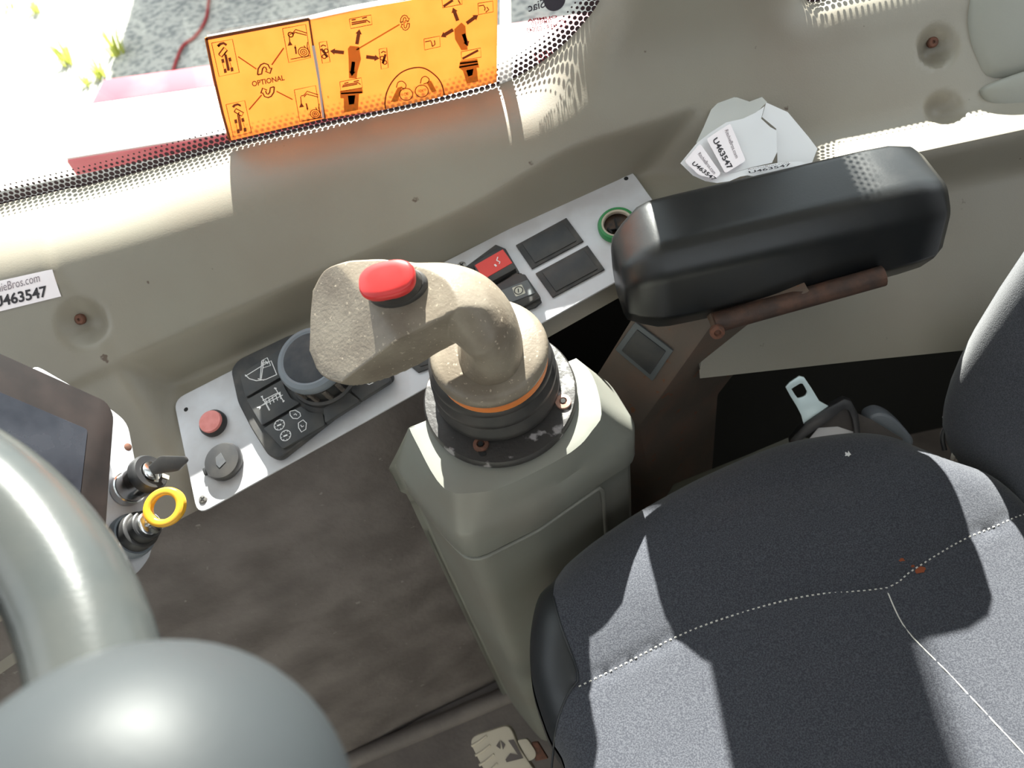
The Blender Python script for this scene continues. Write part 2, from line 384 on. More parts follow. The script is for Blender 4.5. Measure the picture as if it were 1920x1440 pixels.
# ------------------------------------------------------------------ setting
def S3(X, S, H): return np.stack([X, .8*S-.6*H, .6*S+.8*H], -1)
botR = [to_xs(at_y(*q, .635)) for q in ((1200, 722), (1400, 700), (1750, 665), (2200, 610))]
def Dwall(X, S):
    zg = (S-.8*YG)/.6
    d = np.minimum(-sdf_poly(X, zg, WIN1), -sdf_poly(X, zg, WIN2))*.6
    d = np.minimum(d, 1.62-S)
    b = np.interp(X, [p[0] for p in botR], [p[1] for p in botR])
    # lower end: a little under the panel's front lip on the left, the wall's hem on the right
    lb = np.interp(X, [-.9, lipL[0], lipR[0]], [(np.dot(lipL, SS)-.009)-.25, np.dot(lipL, SS)-.009, np.dot(lipR, SS)-.009])
    lb = np.where(X < .178, lb, b)
    return np.minimum(d, S-lb)
SHR = (np.dot(cR, SS)-np.dot(cL, SS))/(cR[0]-cL[0])     # grid lines run along the recess edge
def shr(X): return SHR*smin(X, np.full_like(X, .20), .06)
wall = field('wall_right', -.95, .86, .05, 1.80, .0040, lambda X, Y: Hwall(X, Y+shr(X)), lambda X, Y: Dwall(X, Y+shr(X)), lambda X, Y, H: S3(X, Y+shr(X), H), M['trim'])
tag(wall, 'moulded grey-green cab side trim with window sill and panel recess', 'wall', kind='structure')
# screw heads in the trim's dimples
for px, py in ((153, 598), (1746, 80)):
    P_ = hit_wall(px, py); lathe('screw', Frame(P_+NN*.0005, unit(V(-.1, -.8, .6)), V(1, 0, 0)), [(.0052, 0), (.0052, .003), (.004, .0042), (.0015, .0042), (.0012, .003)], M['rustscrew'], wall, 14)
# lower lining under the panel: a sheet from the lip to the floor
LWF = Frame(LOWP, LOWN, lipR-lipL)
a0 = LWF.px(372, 976); u0, u1 = -.40, .33
def lw_h(X, Y): return -.012+.002*np.sin(X*31+Y*17)+.0015*np.sin(Y*53-X*11)
v0 = -.80
lw = field('wall_lower', u0, u1, v0, .0, .012, lw_h, lambda X, Y: np.minimum(np.minimum(X-u0-.001, u1-.001-X), np.minimum(Y-v0-.001, -.001-Y)), lambda X, Y, H: LWF.o+X[..., None]*LWF.ux+Y[..., None]*LWF.uy+H[..., None]*LWF.n, M['mat_low'])
tag(lw, 'dusty dark brown-grey lining below the switch panel', 'wall', kind='structure')
def box(name, a, b, m, parent=None, bevel=0):
    (x0, y0, z0), (x1, y1, z1) = a, b
    v = [(x, y, z) for x in (x0, x1) for y in (y0, y1) for z in (z0, z1)]
    return mk(name, v, [[0, 1, 3, 2], [4, 5, 7, 6], [0, 1, 5, 4], [2, 3, 7, 6], [0, 2, 6, 4], [1, 3, 7, 5]], m, parent, None if not bevel else 35, bevel)
tag(box('floor', (-1.05, -.62, -.04), (.86, .70, 0), M['floor']), 'dusty dark cab floor', 'floor', kind='structure')
tag(box('ceiling', (-1.2, -.65, 1.98), (.9, .74, 2.03), M['cabroof']), 'cab roof lining above the seat', 'ceiling', kind='structure')
tag(box('wall_front', (-1.13, -.62, -.02), (-1.10, .70, 1.0), M['bezel']), 'unseen dark dash wall added at the cab front to cut light', 'wall', kind='structure')  # out of view, added to reduce light coming in from the front
tag(box('wall_rear', (.86, -.62, -.02), (.89, .74, 1.05), M['cabroof']), 'rear wall of the cab behind the seat', 'wall', kind='structure')
tag(box('wall_outer', (-1.1, .70, -.04), (.86, .72, .865), M['dark']), 'outer skin behind the side trim, near-black as painted shade', 'wall', kind='structure')  # near-black paints the shaded void; top edge raised to block sun
tag(box('wall_left', (-1.1, -.66, -.04), (.86, -.62, 1.40), M['cabroof']), 'unseen entry-side panel, raised past the door glass to cut ambient light', 'wall', kind='structure')  # out of view; opaque above the glass line to hold back ambient light
tag(box('trim_1', (-1.2, .655, 1.80), (.88, .72, 1.98), M['cabroof']), 'roof rail above the side windows', 'trim', kind='structure')
# floor edge roll where the lining meets the floor
fA, fB = at_z(560, 1466, .004), at_z(1000, 1283, .004)
tag(tube('trim_2', [fA+(fA-fB)*.6, fA, fB, fB+(fB-fA)*.6], .014, M['floor'], None, 10), 'dusty rounded floor edge below the lining', 'trim', kind='structure')

# side windows
def pane(name, poly, label):
    g = prism(name, GF, [V(p[0], -p[1]) if False else V(p[0], p[1]) for p in poly], -.005, -.0006, M['glass'], None, smooth=None)
    return tag(g, label, 'window', kind='structure')
# GF.uy points along n x ux = (0,-1,0)x(1,0,0) = +z
win1 = pane('window_1', WIN1, 'large side window pane with dotted black edge')
win2 = pane('window_2', WIN2, 'rear side window pane behind the pillar')
def frit(poly, sl, parent, rows):
    pts = poly[sl]; v = []; f = []
    seg = np.array([np.linalg.norm(b-a) for a, b in zip(pts[:-1], pts[1:])]); L_ = np.concatenate([[0], np.cumsum(seg)]); A = np.array(pts)
    for k, (off, r) in enumerate(rows):
        s = .0028*(k % 2)
        while s < L_[-1]:
            x = np.interp(s, L_, A[:, 0]); z = np.interp(s, L_, A[:, 1]); e = .004
            tx = np.interp(s+e, L_, A[:, 0])-np.interp(s-e, L_, A[:, 0]); tz = np.interp(s+e, L_, A[:, 1])-np.interp(s-e, L_, A[:, 1]); t = unit(V(tx, tz)+1e-9)
            nrm = V(-t[1], t[0])
            c = V(x, z)+nrm*off; b = len(v)
            for i in range(10): a = 2*math.pi*i/10; v.append(GF.P(c[0]+r*math.cos(a), c[1]+r*math.sin(a), -.0002))
            f.append(list(range(b, b+10))); s += .0056
    return tag(mk('frit_dots', v, f, M['frit'], parent, None), kind='stuff')
ROWS = [(.0005, .0027), (.0052, .0025), (.0099, .0021), (.0146, .0015), (.0190, .0009)]
frit(WIN1, slice(0, len(w1)*6-5), win1, ROWS)
frit([p for p in WIN2][::-1], slice(6, 46), win2, [(-a, r) for a, r in ROWS] if False else ROWS)
# stamp on the glass, read from outside
GS = win1
text('stamp_word', 'Siac', GF, (1022, 13), (991, 22), (1020, -3), M['glassink'], GS, .01)
c0 = GF.px(1040, 0)
ring = [c0+V(.0075*math.cos(a), .0075*math.sin(a)) for a in np.linspace(math.pi*1.0, math.pi*2.35, 22)]
strokes('stamp_logo', GF, [], .003, M['glassink'], GS, .0002, fills=[circ(c0, .0098, 28)])
text('stamp_lines', 'OLIMPIA', GF, (1045, 33), (989, 41), (1044, 28), M['glassred'], GS, .03)
text('stamp_lines', 'TEMPERED', GF, (1036, 42), (996, 48), (1035, 35), M['glassred'], GS, .02)
text('stamp_lines', '43 R - 000040', GF, (1043, 53), (989, 61), (1041, 44), M['glassred'], GS, .02)
c1 = GF.px(1052, 46); strokes('stamp_circle', GF, [circ(c1, .0042, 20)+[circ(c1, .0042, 20)[0]]], .0007, M['glassred'], GS)
text('stamp_circle_text', 'E37', GF, (1058, 49), (1047, 51), (1057, 42), M['glassred'], GS, .006)
# scratches in the dot band
strokes('scratch', GF, [[GF.px(x, y), GF.px(x+18, y+26)] for x, y in ((1000, 100), (1008, 97), (1016, 96), (1024, 95), (1032, 93))], .0009, M['glassred'], GS)

# ------------------------------------------------------------------ outside
GZ = -.9
tag(box('ground', (-14, -12, GZ-.05), (14, 22, GZ), M['gravel']), 'pale sunlit gravel yard outside the window', 'ground', kind='structure')
hood = thing('machine_sponson', at_z(500, 200, .3), 'red machine body beam outside the window, top painted pale as sun glare', 'machine body')
zt = .55
nA, nB = at_z(122, 301, zt), at_z(1300, 112, zt); fA_, fB_ = at_z(196, 152, zt), at_z(1300, 0, zt)
nB = nA+(nB-nA)*1.6; fB_ = fA_+(fB_-fA_)*1.6
def slab(name, q, z0, z1, m, parent, bevel=0):
    v = [V(p[0], p[1], z0) for p in q]+[V(p[0], p[1], z1) for p in q]
    return mk(name, v, [[0, 1, 2, 3], [4, 5, 6, 7]]+[[i, (i+1) % 4, 4+(i+1) % 4, 4+i] for i in range(4)], m, parent, 35, bevel)
slab('side_beam', [nA, nB, fB_, fA_], zt-.35, zt-.002, M['redpaint'], hood, .004)
lp = lambda a, b, t: a+(b-a)*t
slab('glare_top', [lp(nA, fA_, .02), lp(nB, fB_, .02), lp(nB, fB_, .68), lp(nA, fA_, .68)], zt-.002, zt+.002, M['glarepaint'], hood)  # pale slab paints sun glare onto the dusty red top face
slab('rear_strip', [lp(nA, fA_, .68), lp(nB, fB_, .68), fB_, fA_], zt-.002, zt+.003, M['redpaint'], hood, .001)
pts = [at_z(x, y, GZ+.012) for x, y in ((396, -40), (391, 5), (385, 38), (366, 68), (343, 86), (331, 112), (322, 140))]
tag(tube('red_hose', catmull(pts, 6), .010, M['hose'], None, 8), 'thin red hose lying on grey gravel outside', 'hose')
gi = 0
for (px, py, h, nb, lb) in ((66, 24, .10, 16, 'small yellow-green weed at the top left corner of the yard'), (20, 18, .07, 10, 'tiny weed left of the others in the white gravel'), (128, 118, .16, 24, 'largest yellow-green weed in the white gravel'), (220, 100, .17, 26, 'weed clump beside the grey shaded gravel'), (190, 142, .11, 16, 'weed at the corner of the machine beam'), (165, 158, .08, 12, 'lowest weed just outside the machine beam end')):
    b = at_z(px, py, GZ); v = []; f = []
    for _ in range(nb):
        a = random.uniform(0, 6.28); r = random.uniform(0, .05); o = b+V(r*math.cos(a), r*math.sin(a), 0); hh = h*random.uniform(.5, 1.1); w_ = .008
        s = V(math.cos(a+1.57), math.sin(a+1.57), 0)*w_; tip = o+V(math.cos(a)*hh*.5, math.sin(a)*hh*.5, hh); mid = o+V(math.cos(a)*hh*.15, math.sin(a)*hh*.15, hh*.55)
        k = len(v); v += [o-s, o+s, mid+s*.8, mid-s*.8, tip]; f += [[k, k+1, k+2, k+3], [k+3, k+2, k+4]]
    tag(mk('weed', v, f, M['grass'], None, None), lb, 'weed', 'weeds in the gravel'); gi += 1
# unseen box added in the yard to cast the shade on the gravel
ct = thing('gravel_shade_block', (1.6, 6.9, GZ), 'unseen blue-grey box added to shade the gravel', 'shade_block')
cx0 = at_z(255, 50, GZ)[0]+.15
box('body', (cx0, 5.7, GZ), (6.5, 8.0, GZ+1.7), M['shade_block'], ct, .02)
for i in range(24): x = cx0+.15+i*.33; box('rib', (x, 5.67, GZ+.1), (x+.12, 5.70, GZ+1.6), M['shade_block'], ct)

# ------------------------------------------------------------------ decals on the glass
def c7(x, y): return 380+x/6., 30+y/6.
def c8(x, y): return 580+x/5.053, y/5.053
def g7(*L_): return [GF.px(*c7(*p), .001) for p in L_]
def g8(*L_): return [GF.px(*c8(*p), .001) for p in L_]
def closed(L_): return L_+[L_[0]]
FD = GF.at(0, 0, .001)
def arrow8(x0, y0, x1, y1, wd=34, head=62, hl=46):
    a, b = V(x0, y0), V(x1, y1); t = unit(b-a); n = V(-t[1], t[0]); c = b-t*hl
    return g8(*[tuple(p) for p in (a+n*wd/2, c+n*wd/2, c+n*head/2, b, c-n*head/2, c-n*wd/2, a-n*wd/2)])
d1 = mk('decal_sheet', *(lambda P_: ([GF.P(p[0], p[1], w_) for w_ in (.0001, .0010) for p in P_], [list(range(len(P_))), list(range(len(P_), 2*len(P_)))]+[[i, (i+1) % len(P_), len(P_)+(i+1) % len(P_), len(P_)+i] for i in range(len(P_))]))(g7((25, 245), (1200, 25), (1385, 1150), (300, 1405), (215, 1100), (120, 700))), M['sheet'], None, None)
tag(d1, 'orange decal with the word OPTIONAL and four crane diagrams', 'decal')
def part(nm, par, lines, wd, m, fills=()):
    for f_ in (fills if len(fills) > 1 or lines else ()): strokes(nm, FD, [], wd, m, par, .0003, [f_])
    if len(fills) == 1 and not lines: return strokes(nm, FD, [], wd, m, par, .0003, fills)
    if lines:
        o = strokes(nm, FD, lines, wd, m, par, .0003)
        if len(lines) > 1: tag(o, kind='stuff')
# dark worn border
part('border', d1, [g7((40, 255), (1195, 35)), g7((38, 250), (130, 700), (225, 1100), (308, 1400))], .0026, M['brownink'])
part('border', d1, [g7((1198, 35), (1240, 320), (1310, 730), (1375, 1150))], .0016, M['brownink'])
text('lettering', 'OPTIONAL', FD, c7(560, 792), c7(925, 718), c7(548, 735), M['brownink'], d1, .022)
for (fr_, tl) in (((100, 303, 335, 260, 412, 633, 185, 680), 0), ((262, 995, 473, 950, 550, 1308, 345, 1357), 1), ((898, 140, 1158, 92, 1215, 465, 968, 522), 2), ((1030, 830, 1270, 780, 1330, 1140, 1093, 1187), 3)):
    q = [(fr_[i], fr_[i+1]) for i in range(0, 8, 2)]
    part('diagram_frame', d1, [g7(*closed(q))], .0006, M['brownink'])
for dx, dy, s in ((0, 0, 1), (150, 680, -1)):
    q = lambda *L_: g7(*[(x+dx, y+dy) for x, y in L_])
    if s > 0:
        part('crane_top_view', d1, [closed(q((180, 430), (240, 350), (278, 385), (215, 460))), q((245, 430), (262, 400)), q((250, 430), (285, 615), (300, 610), (262, 430))], .0012, M['brownink'])
        part('turn_arrow', d1, [q((170, 340), (200, 312), (235, 303), (270, 325))], .0022, M['brownink'], [q((160, 330), (195, 320), (185, 352))])
    else:
        part('crane_top_view', d1, [closed(q((205, 395), (225, 360), (310, 405), (290, 445))), q((245, 430), (262, 400)), q((245, 430), (275, 610), (290, 605), (262, 430))], .0012, M['brownink'])
        part('turn_arrow', d1, [q((190, 345), (210, 322), (245, 312), (275, 325))], .0022, M['brownink'], [q((285, 325), (255, 312), (278, 340))])
    x = -4 if s < 0 else 0
    part('wheels', d1, [q((225, 530), (240, 590)), q((305, 515), (325, 580))], .0005, M['brownink'], [q((208+x, 485), (238+x, 478), (247+x, 522), (217+x, 530)), q((286+x, 470), (316+x, 462), (327+x, 505), (296+x, 514)), q((235+x, 595), (265+x, 588), (273+x, 635), (243+x, 642)), q((311+x, 580), (341+x, 573), (349+x, 617), (319+x, 625))])
for dx, dy, s in ((0, 0, 1), (130, 695, 0)):
    q = lambda *L_: g7(*[(x+dx, y+dy) for x, y in L_])
    part('crane_side_view', d1, [q((972, 210), (980, 290)), q((975, 205), (1010, 195), (1045, 150), (1170, 190)), q((1050, 185), (1170, 215)), q((1010, 215), (1040, 180), (1060, 185)), closed([c for c in circ(g7((990, 208))[0], .0022, 10)])], .0009, M['brownink'], [q((978, 275), (1012, 325), (955, 335))])
    cc = g7((1137+dx, 405+dy))[0]
    part('crane_wheel', d1, [closed(circ(cc, .0046, 18)), closed(circ(cc, .0028, 14)), closed(circ(cc, .0012, 10)), q((1140, 330), (1155, 360)), q((1180, 290), (1175, 340), (1195, 400)), q((990, 485), (1210, 445))], .0008, M['brownink'])
    if s: part('lift_arrow', d1, [q((1052, 425), (1043, 350))], .0014, M['brownink'], [q((1040, 322), (1055, 360), (1028, 362))])
    else: part('lift_arrow', d1, [q((1035, 285), (1050, 350))], .0014, M['brownink'], [q((1052, 372), (1035, 340), (1060, 338))])
for q in (((398, 455), (605, 595)), ((912, 358), (778, 548)), ((522, 1052), (665, 885)), ((830, 845), (1012, 938))): part('pointer_line', d1, [g7(*q)], .0012, M['lineink'])
def hook(par, g, ox, oy, s, flip, wd):
    o1 = [(0, 95), (5, 40), (30, 5), (60, -5), (95, 10), (115, 50), (132, 45), (115, 95), (72, 70), (85, 62), (75, 35), (60, 28), (45, 45), (38, 90)]
    if flip: o1 = [(x, -y) for x, y in o1]; o1 = [(160-x, y) for x, y in o1]; o1 = [(x*1.0, y) for x, y in o1]
    return part('curved_arrow', par, [closed(g(*[(ox+x*s, oy+y*s-(x*s)*.12) for x, y in o1]))], wd, M['brownink'])
hook(d1, g7, 618, 545, 1.22, False, .0013); hook(d1, g7, 622, 925, 1.15, True, .0013)
# the right decal
P2 = g8((5, 190), (430, 100), (1300, -62), (1760, -155), (1782, 0), (1778, 780), (1200, 930), (700, 1040), (150, 1125), (120, 900), (40, 430))
d2 = prism('decal_sheet', GF, P2, .0001, .0010, M['sheet'], None, smooth=None)
tag(d2, 'large orange decal with two joystick diagrams and arrows', 'decal')
for a in ((450, 418, 475, 275), (328, 497, 195, 482), (538, 537, 665, 553), (418, 583, 402, 720), (1405, 195, 1360, 70), (1490, 220, 1600, 140), (1362, 280, 1245, 350), (1460, 320, 1502, 438)):
    part('direction_arrow', d2, [], .001, M['brownink'], [arrow8(*a)])
part('joystick_drawing', d2, [], .001, M['midink'], [g8((365, 460), (385, 432), (470, 440), (490, 560), (455, 680), (448, 742), (376, 740), (372, 560))])
part('joystick_drawing', d2, [], .001, M['midink'], [g8((1372, 275), (1440, 212), (1478, 245), (1482, 300), (1500, 470), (1440, 475), (1380, 370))])
part('joystick_base', d2, [], .001, M['midink'], [g8((290, 860), (500, 830), (508, 880), (470, 890), (462, 1040), (330, 1065), (325, 930), (295, 930)), g8((1415, 640), (1430, 580), (1590, 555), (1600, 600), (1610, 640), (1585, 640), (1600, 770), (1490, 790), (1455, 670))])
part('joystick_shadow', d2, [g8((300, 885), (500, 872)), g8((1425, 600), (1595, 580)), g8((1420, 635), (1600, 605))], .0016, M['brownink'], [g8((365, 905), (435, 900), (425, 985), (375, 990)), g8((1485, 665), (1555, 650), (1545, 710), (1505, 725))])
for q in (((378, 180), (585, 140), (595, 230), (392, 270)), ((92, 402), (163, 387), (197, 585), (124, 600)), ((660, 465), (732, 452), (748, 640), (682, 655)), ((288, 775), (492, 735), (503, 828), (298, 865)), ((1085, 368), (1235, 340), (1240, 440), (1092, 472)), ((1255, -30), (1440, -60), (1448, 38), (1262, 73)), ((1597, 30), (1738, 8), (1742, 110), (1602, 138)), ((1438, 490), (1622, 453), (1627, 540), (1442, 570))):
    part('diagram_frame', d2, [closed(g8(*q))], .0006, M['brownink'])
part('diagram', d2, [g8((400, 215), (545, 190), (575, 212)), g8((400, 232), (540, 205)), g8((400, 190), (440, 182)), g8((500, 172), (545, 160)), g8((315, 808), (460, 780), (485, 800)), g8((310, 822), (455, 795)), g8((330, 790), (370, 780)), g8((420, 772), (470, 762)), g8((108, 440), (130, 425), (158, 435)), g8((680, 500), (700, 485), (725, 495))], .0011, M['brownink'])
part('diagram', d2, [g8((112, 460), (175, 540)), g8((722, 512), (695, 600)), g8((1450, 555), (1600, 475)), g8((1270, 60), (1360, 0))], .0022, M['brownink'])
part('diagram', d2, [g8((1095, 395), (1150, 385), (1160, 410), (1165, 440)), g8((1185, 380), (1190, 420), (1165, 440)), g8((1605, 55), (1650, 48), (1665, 75), (1660, 100)), g8((1680, 65), (1700, 90), (1670, 115)), g8((1410, 0), (1430, 35)), closed(circ(g8((160, 480))[0], .0018, 10)), closed(circ(g8((140, 535))[0], .0018, 10)), closed(circ(g8((690, 550))[0], .0018, 10)), closed(circ(g8((715, 590))[0], .0018, 10))], .001, M['brownink'])
part('pointer_line', d2, [g8((448, 470), (855, 230))], .0013, M['midink'])
text('lettering', 'OPT.', FD, c8(868, 235), c8(948, 222), c8(864, 203), M['brownink'], d2, .012)
hook(d2, g8, 862, 150, .65, False, .0008); hook(d2, g8, 850, 290, .62, True, .0008)
arc = [(720, 1030), (718, 960), (735, 870), (790, 765), (880, 680), (1000, 640), (1100, 650), (1200, 720), (1255, 800), (1280, 905)]
part('circle_arc', d2, [catmull(g8(*arc), 5)], .0013, M['brownink'])
part('hand_grip', d2, [], .001, M['midink'], [g8((835, 830), (880, 815), (840, 960), (770, 965)), g8((1110, 780), (1150, 760), (1205, 860), (1160, 875))])
part('hand_grip_outline', d2, [catmull(g8((825, 830), (840, 780), (880, 768), (915, 800), (905, 835), (870, 830)), 4), catmull(g8((1052, 790), (1065, 740), (1100, 722), (1135, 750), (1120, 780), (1080, 795)), 4), closed(circ(g8((917, 893))[0], .0062, 20)), closed(circ(g8((1065, 862))[0], .0062, 20))], .0009, M['brownink'])
text('lettering', 'OK', FD, c8(900, 908), c8(938, 900), c8(895, 878), M['brownink'], d2, .012)
text('lettering', 'OK', FD, c8(1048, 876), c8(1086, 870), c8(1044, 848), M['brownink'], d2, .012)
# residue of the old clear film around the decals
r1 = prism('film_strip', GF, [GF.px(*q) for q in ((937, -40), (958, -40), (960, 165), (936, 172))], .0001, .0005, M['film'], None, smooth=None)
tag(r1, 'milky film strip right of the large orange decal', 'film')
r2 = prism('film_strip', GF, [GF.px(*q) for q in ((388, 66), (578, 30), (640, 14), (820, -20), (820, -14), (600, 34), (578, 37), (390, 70))], .0001, .0005, M['film'], None, smooth=None)
tag(r2, 'thin milky film line along the top of the decals', 'film')
r3 = prism('film_strip', GF, [GF.px(*q) for q in ((584, 84), (590, 84), (598, 130), (605, 190), (608, 220), (604, 220), (596, 150))], .0011, .0014, M['film'], None, smooth=None)
tag(r3, 'torn white film sliver between the two decals', 'film')

# ------------------------------------------------------------------ wall label
q0 = hit_wall(50, 545)
_, wn = plane3(q0, hit_wall(110, 530), hit_wall(20, 590)); WF = Frame(q0, wn, V(1, 0, 0))
def drape(o, off):
    """lay a flat mesh on the trim surface"""
    me = o.data; org = ORG[o.name]; co = np.zeros(len(me.vertices)*3); me.vertices.foreach_get('co', co); co = co.reshape(-1, 3)+org
    S_ = co@SS; P_ = S3(co[:, 0], S_, Hwall(co[:, 0], S_)+off); me.vertices.foreach_set('co', (P_-org).ravel()); me.update(); return o
lb = thing('asset_label', q0, 'pinkish white rectangular asset label on the trim', 'label')
u_ = [WF.px(*q) for q in ((-45, 536), (98, 505), (116, 556), (-31, 592))]
v = []; f = []; n1, n2 = 24, 8
for i in range(n1+1):
    for j in range(n2+1):
        a, b = i/n1, j/n2; v.append(WF.P(*((u_[0]*(1-a)+u_[1]*a)*(1-b)+(u_[3]*(1-a)+u_[2]*a)*b), 0))
for i in range(n1): f += [[i*(n2+1)+j, i*(n2+1)+j+1, (i+1)*(n2+1)+j+1, (i+1)*(n2+1)+j] for j in range(n2) if not (i in (0, n1-1) and j in (0, n2-1) and False)]
drape(mk('paper', v, f, M['label'], lb), .0008)
drape(text('lettering', 'RitchieBros.com', WF, (-28, 555), (77, 528), (-31, 539), M['greyink'], lb, -.002), .0013)
drape(text('lettering', 'U463547', WF, (-9, 577), (92, 555), (-13, 558), M['ink'], lb, .025), .0013)

# ------------------------------------------------------------------ switch panel
def pq(w_, *L_): return [PF.px(x, y, w_) for x, y in L_]
W_ = np.linalg.norm(PF.px(370, 966))
c_ul, c_ll = V(0, 0), PF.px(370, 966); c_ur, c_lr = PF.px(1180, 314), PF.px(1283, 457)
pan = thing('control_fascia', PF.P(.24, -.06, 0), 'brushed silver switch panel set along the cab side trim', 'panel')
prism('face_plate', PF, rpoly([c_ul, c_ll, c_lr, c_ur], .012), -.002, .0, M['alu'], pan, .0005, 1)
0 and prism('lip', PF, rpoly([c_ul+V(.004, -.05), c_ll+V(.004, -.007), c_lr+V(-.004, -.008), c_ur+V(.004, -.05)], .004), -.012, -.0022, M['trim'], pan, .002)
def screw(px, py, m=M['steel'], hole=False, r=.0042, par=pan):
    c = PF.px(px, py)
    if hole:
        lathe('screw_hole', PF.at(*c, 0), [(r*1.15, .0001), (r*.62, .0003), (r*.6, .0003)], M['alu'], par, 18)
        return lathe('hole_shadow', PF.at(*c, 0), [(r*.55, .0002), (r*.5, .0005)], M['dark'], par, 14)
    s = lathe('screw', PF.at(*c, 0), [(r, 0), (r, .0006), (r*.8, .0014), (.0001, .0016)], m, par, 18)
    for a in (.4, .4+math.pi/2):
        t = V(math.cos(a), math.sin(a)); n = V(-t[1], t[0])
        prism('cross_slot', PF, [c+t*r*.55+n*r*.12, c-t*r*.55+n*r*.12, c-t*r*.55-n*r*.12, c+t*r*.55-n*r*.12], .0013, .0019, M['dark'], s, smooth=None)
screw(349, 768, hole=True); screw(1174, 335, hole=True); screw(381, 936); screw(866, 498)
# red push button
def at_panel(name, px, py, label, cat, group=None): return thing(name, PF.P(*PF.px(px, py), 0), label, cat, group)
b = at_panel('push_button', 402, 792, 'small faded red round push button with black collar', 'button')
c = PF.px(402, 795); lathe('collar', PF.at(*c, 0), [(.0132, 0), (.0132, .004), (.012, .006), (.0112, .006), (.0112, .004)], M['black'], b, 28)
lathe('button_cap', PF.at(*c, 0), [(.0111, .003), (.0111, .0075), (.0105, .0088), (.0075, .0086), (.0001, .0084)], M['redlens'], b, 28)
# black socket cap
b = at_panel('socket_cap', 424, 866, 'round black rubber socket cap left of the rotary knob', 'socket cap')
c = PF.px(424, 868); lathe('cap', PF.at(*c, 0), [(.0165, 0), (.0178, .002), (.0178, .006), (.0165, .0085), (.0135, .0088), (.0001, .0092)], M['black'], b, 32)
prism('tab', PF, [c+V(-.017, -.0035), c+V(-.021, -.0035), c+V(-.021, .0035), c+V(-.017, .0035)], .001, .005, M['black'], b, .0008)
prism('socket_print', PF, [c+V(-.0055, -.002), c+V(-.0035, -.007), c+V(.004, -.004), c+V(.002, .007), c+V(-.004, .005)], .0091, .0096, M['knobtop'], b, .0003, 1)
# keypad with rotary knob
kb = at_panel('rotary_controller', 590, 740, 'black keypad with large grey rimmed rotary knob', 'controller')
ko = pq(.004, (437, 697), (450, 678), (545, 632), (640, 606), (700, 640), (733, 688), (740, 712), (640, 775), (527, 864), (507, 857), (475, 806), (450, 757))
prism('body', PF, rpoly(ko, .005, 3), 0, .009, M['blackdust'], kb, .0025, 3, bevang=50)
ki = [p for p in ko]; cc = sum(ki)/len(ki)
def k5(x, y): return 300+x/3.428, 560+y/3.428
KW = .0125
def keypoly(*L_): return [PF.px(*k5(x, y), KW) for x, y in L_]
K1 = keypoly((515, 500), (560, 455), (770, 325), (800, 345), (785, 400), (780, 500), (550, 635))
K2 = keypoly((555, 650), (785, 520), (800, 570), (840, 640), (900, 670), (655, 815))
K3 = keypoly((662, 835), (905, 690), (960, 730), (1045, 735), (1060, 810), (790, 965))
K4 = keypoly((1060, 800), (1050, 700), (1130, 665), (1215, 600), (1285, 655))
K5 = keypoly((1225, 590), (1260, 520), (1290, 480), (1470, 480), (1480, 530), (1290, 650))
keys = [prism('key', PF, rpoly(k_, .002, 3), .007, KW, M['key'], kb, .0008, 2) for k_ in (K1, K2, K3, K4, K5)]
KF = PF.at(0, 0, KW)
def icon(par, lines, wd=.0008, fills=()): return strokes('icon', KF, [keypoly(*l) for l in lines], wd, M['white'], par, .0003, [keypoly(*f_) for f_ in fills])
icon(keys[0], [[(548, 500), (660, 430), (715, 400), (752, 490)], [(548, 490), (575, 515), (620, 528), (680, 520), (752, 488)], [(655, 400), (690, 380), (712, 430), (665, 445), (655, 400)], [(655, 400), (645, 515)], [(668, 395), (652, 515)], [(630, 515), (670, 525)], [(678, 400), (695, 420)], [(665, 415), (705, 405)]])
icon(keys[1], [[(632, 700), (790, 620)], [(650, 690), (775, 600)], [(660, 655), (760, 605)], [(740, 575), (795, 660)], [(655, 630), (705, 720)], [(680, 650), (690, 690)], [(700, 640), (712, 680)], [(722, 630), (734, 668)], [(745, 620), (757, 655)], [(625, 700), (650, 700), (640, 710)]])
icon(keys[1], [[(770, 605), (780, 645)], [(690, 690), (705, 718)], [(735, 575), (750, 580)], [(790, 665), (800, 655)], [(650, 632), (662, 628)]], .0014)
def kc(x, y, r, n=20): c_ = PF.px(*k5(x, y), KW); return circ(c_, r, n)+[circ(c_, r, n)[0]]
for x, y in ((768, 812), (808, 880)):
    strokes('icon', KF, [kc(x, y, .0050)], .0007, M['white'], keys[2], .0003); strokes('icon', KF, [keypoly((x-14, y+6), (x+12, y-4))], .0014, M['white'], keys[2], .0003)
    strokes('icon', KF, [[PF.px(*k5(x, y), KW)+V(math.cos(a), math.sin(a))*q for q in (.0036, .0045)] for a in np.linspace(0, 5.5, 8)], .0006, M['white'], keys[2], .0003)
icon(keys[2], [[(835, 725), (870, 717), (900, 735), (905, 755), (885, 772), (855, 770), (838, 750), (835, 725)], [(890, 800), (920, 780), (942, 800), (938, 840), (910, 858), (892, 830), (890, 800)], [(860, 748), (872, 740), (880, 750)], [(905, 812), (913, 825), (925, 818)]], .0008)
strokes('icon', KF, [kc(1357, 513, .0024, 14)], .0006, M['white'], keys[4], .0003)
icon(keys[4], [[(1305, 492), (1302, 515), (1315, 540), (1345, 552), (1372, 540)], [(1320, 500), (1335, 545)], [(1350, 520), (1352, 505), (1362, 505), (1360, 515), (1365, 523)], [(1328, 515), (1340, 505)]], .0008)
kcn = PF.px(*k5(1072, 492), .012)
kfr = PF.at(kcn[0]-.001, kcn[1]+.004, 0)
lathe('knob_seat', kfr, [(.0345, .007), (.0335, .0135), (.031, .015), (.0285, .013)], M['blackdust'], kb, 48)
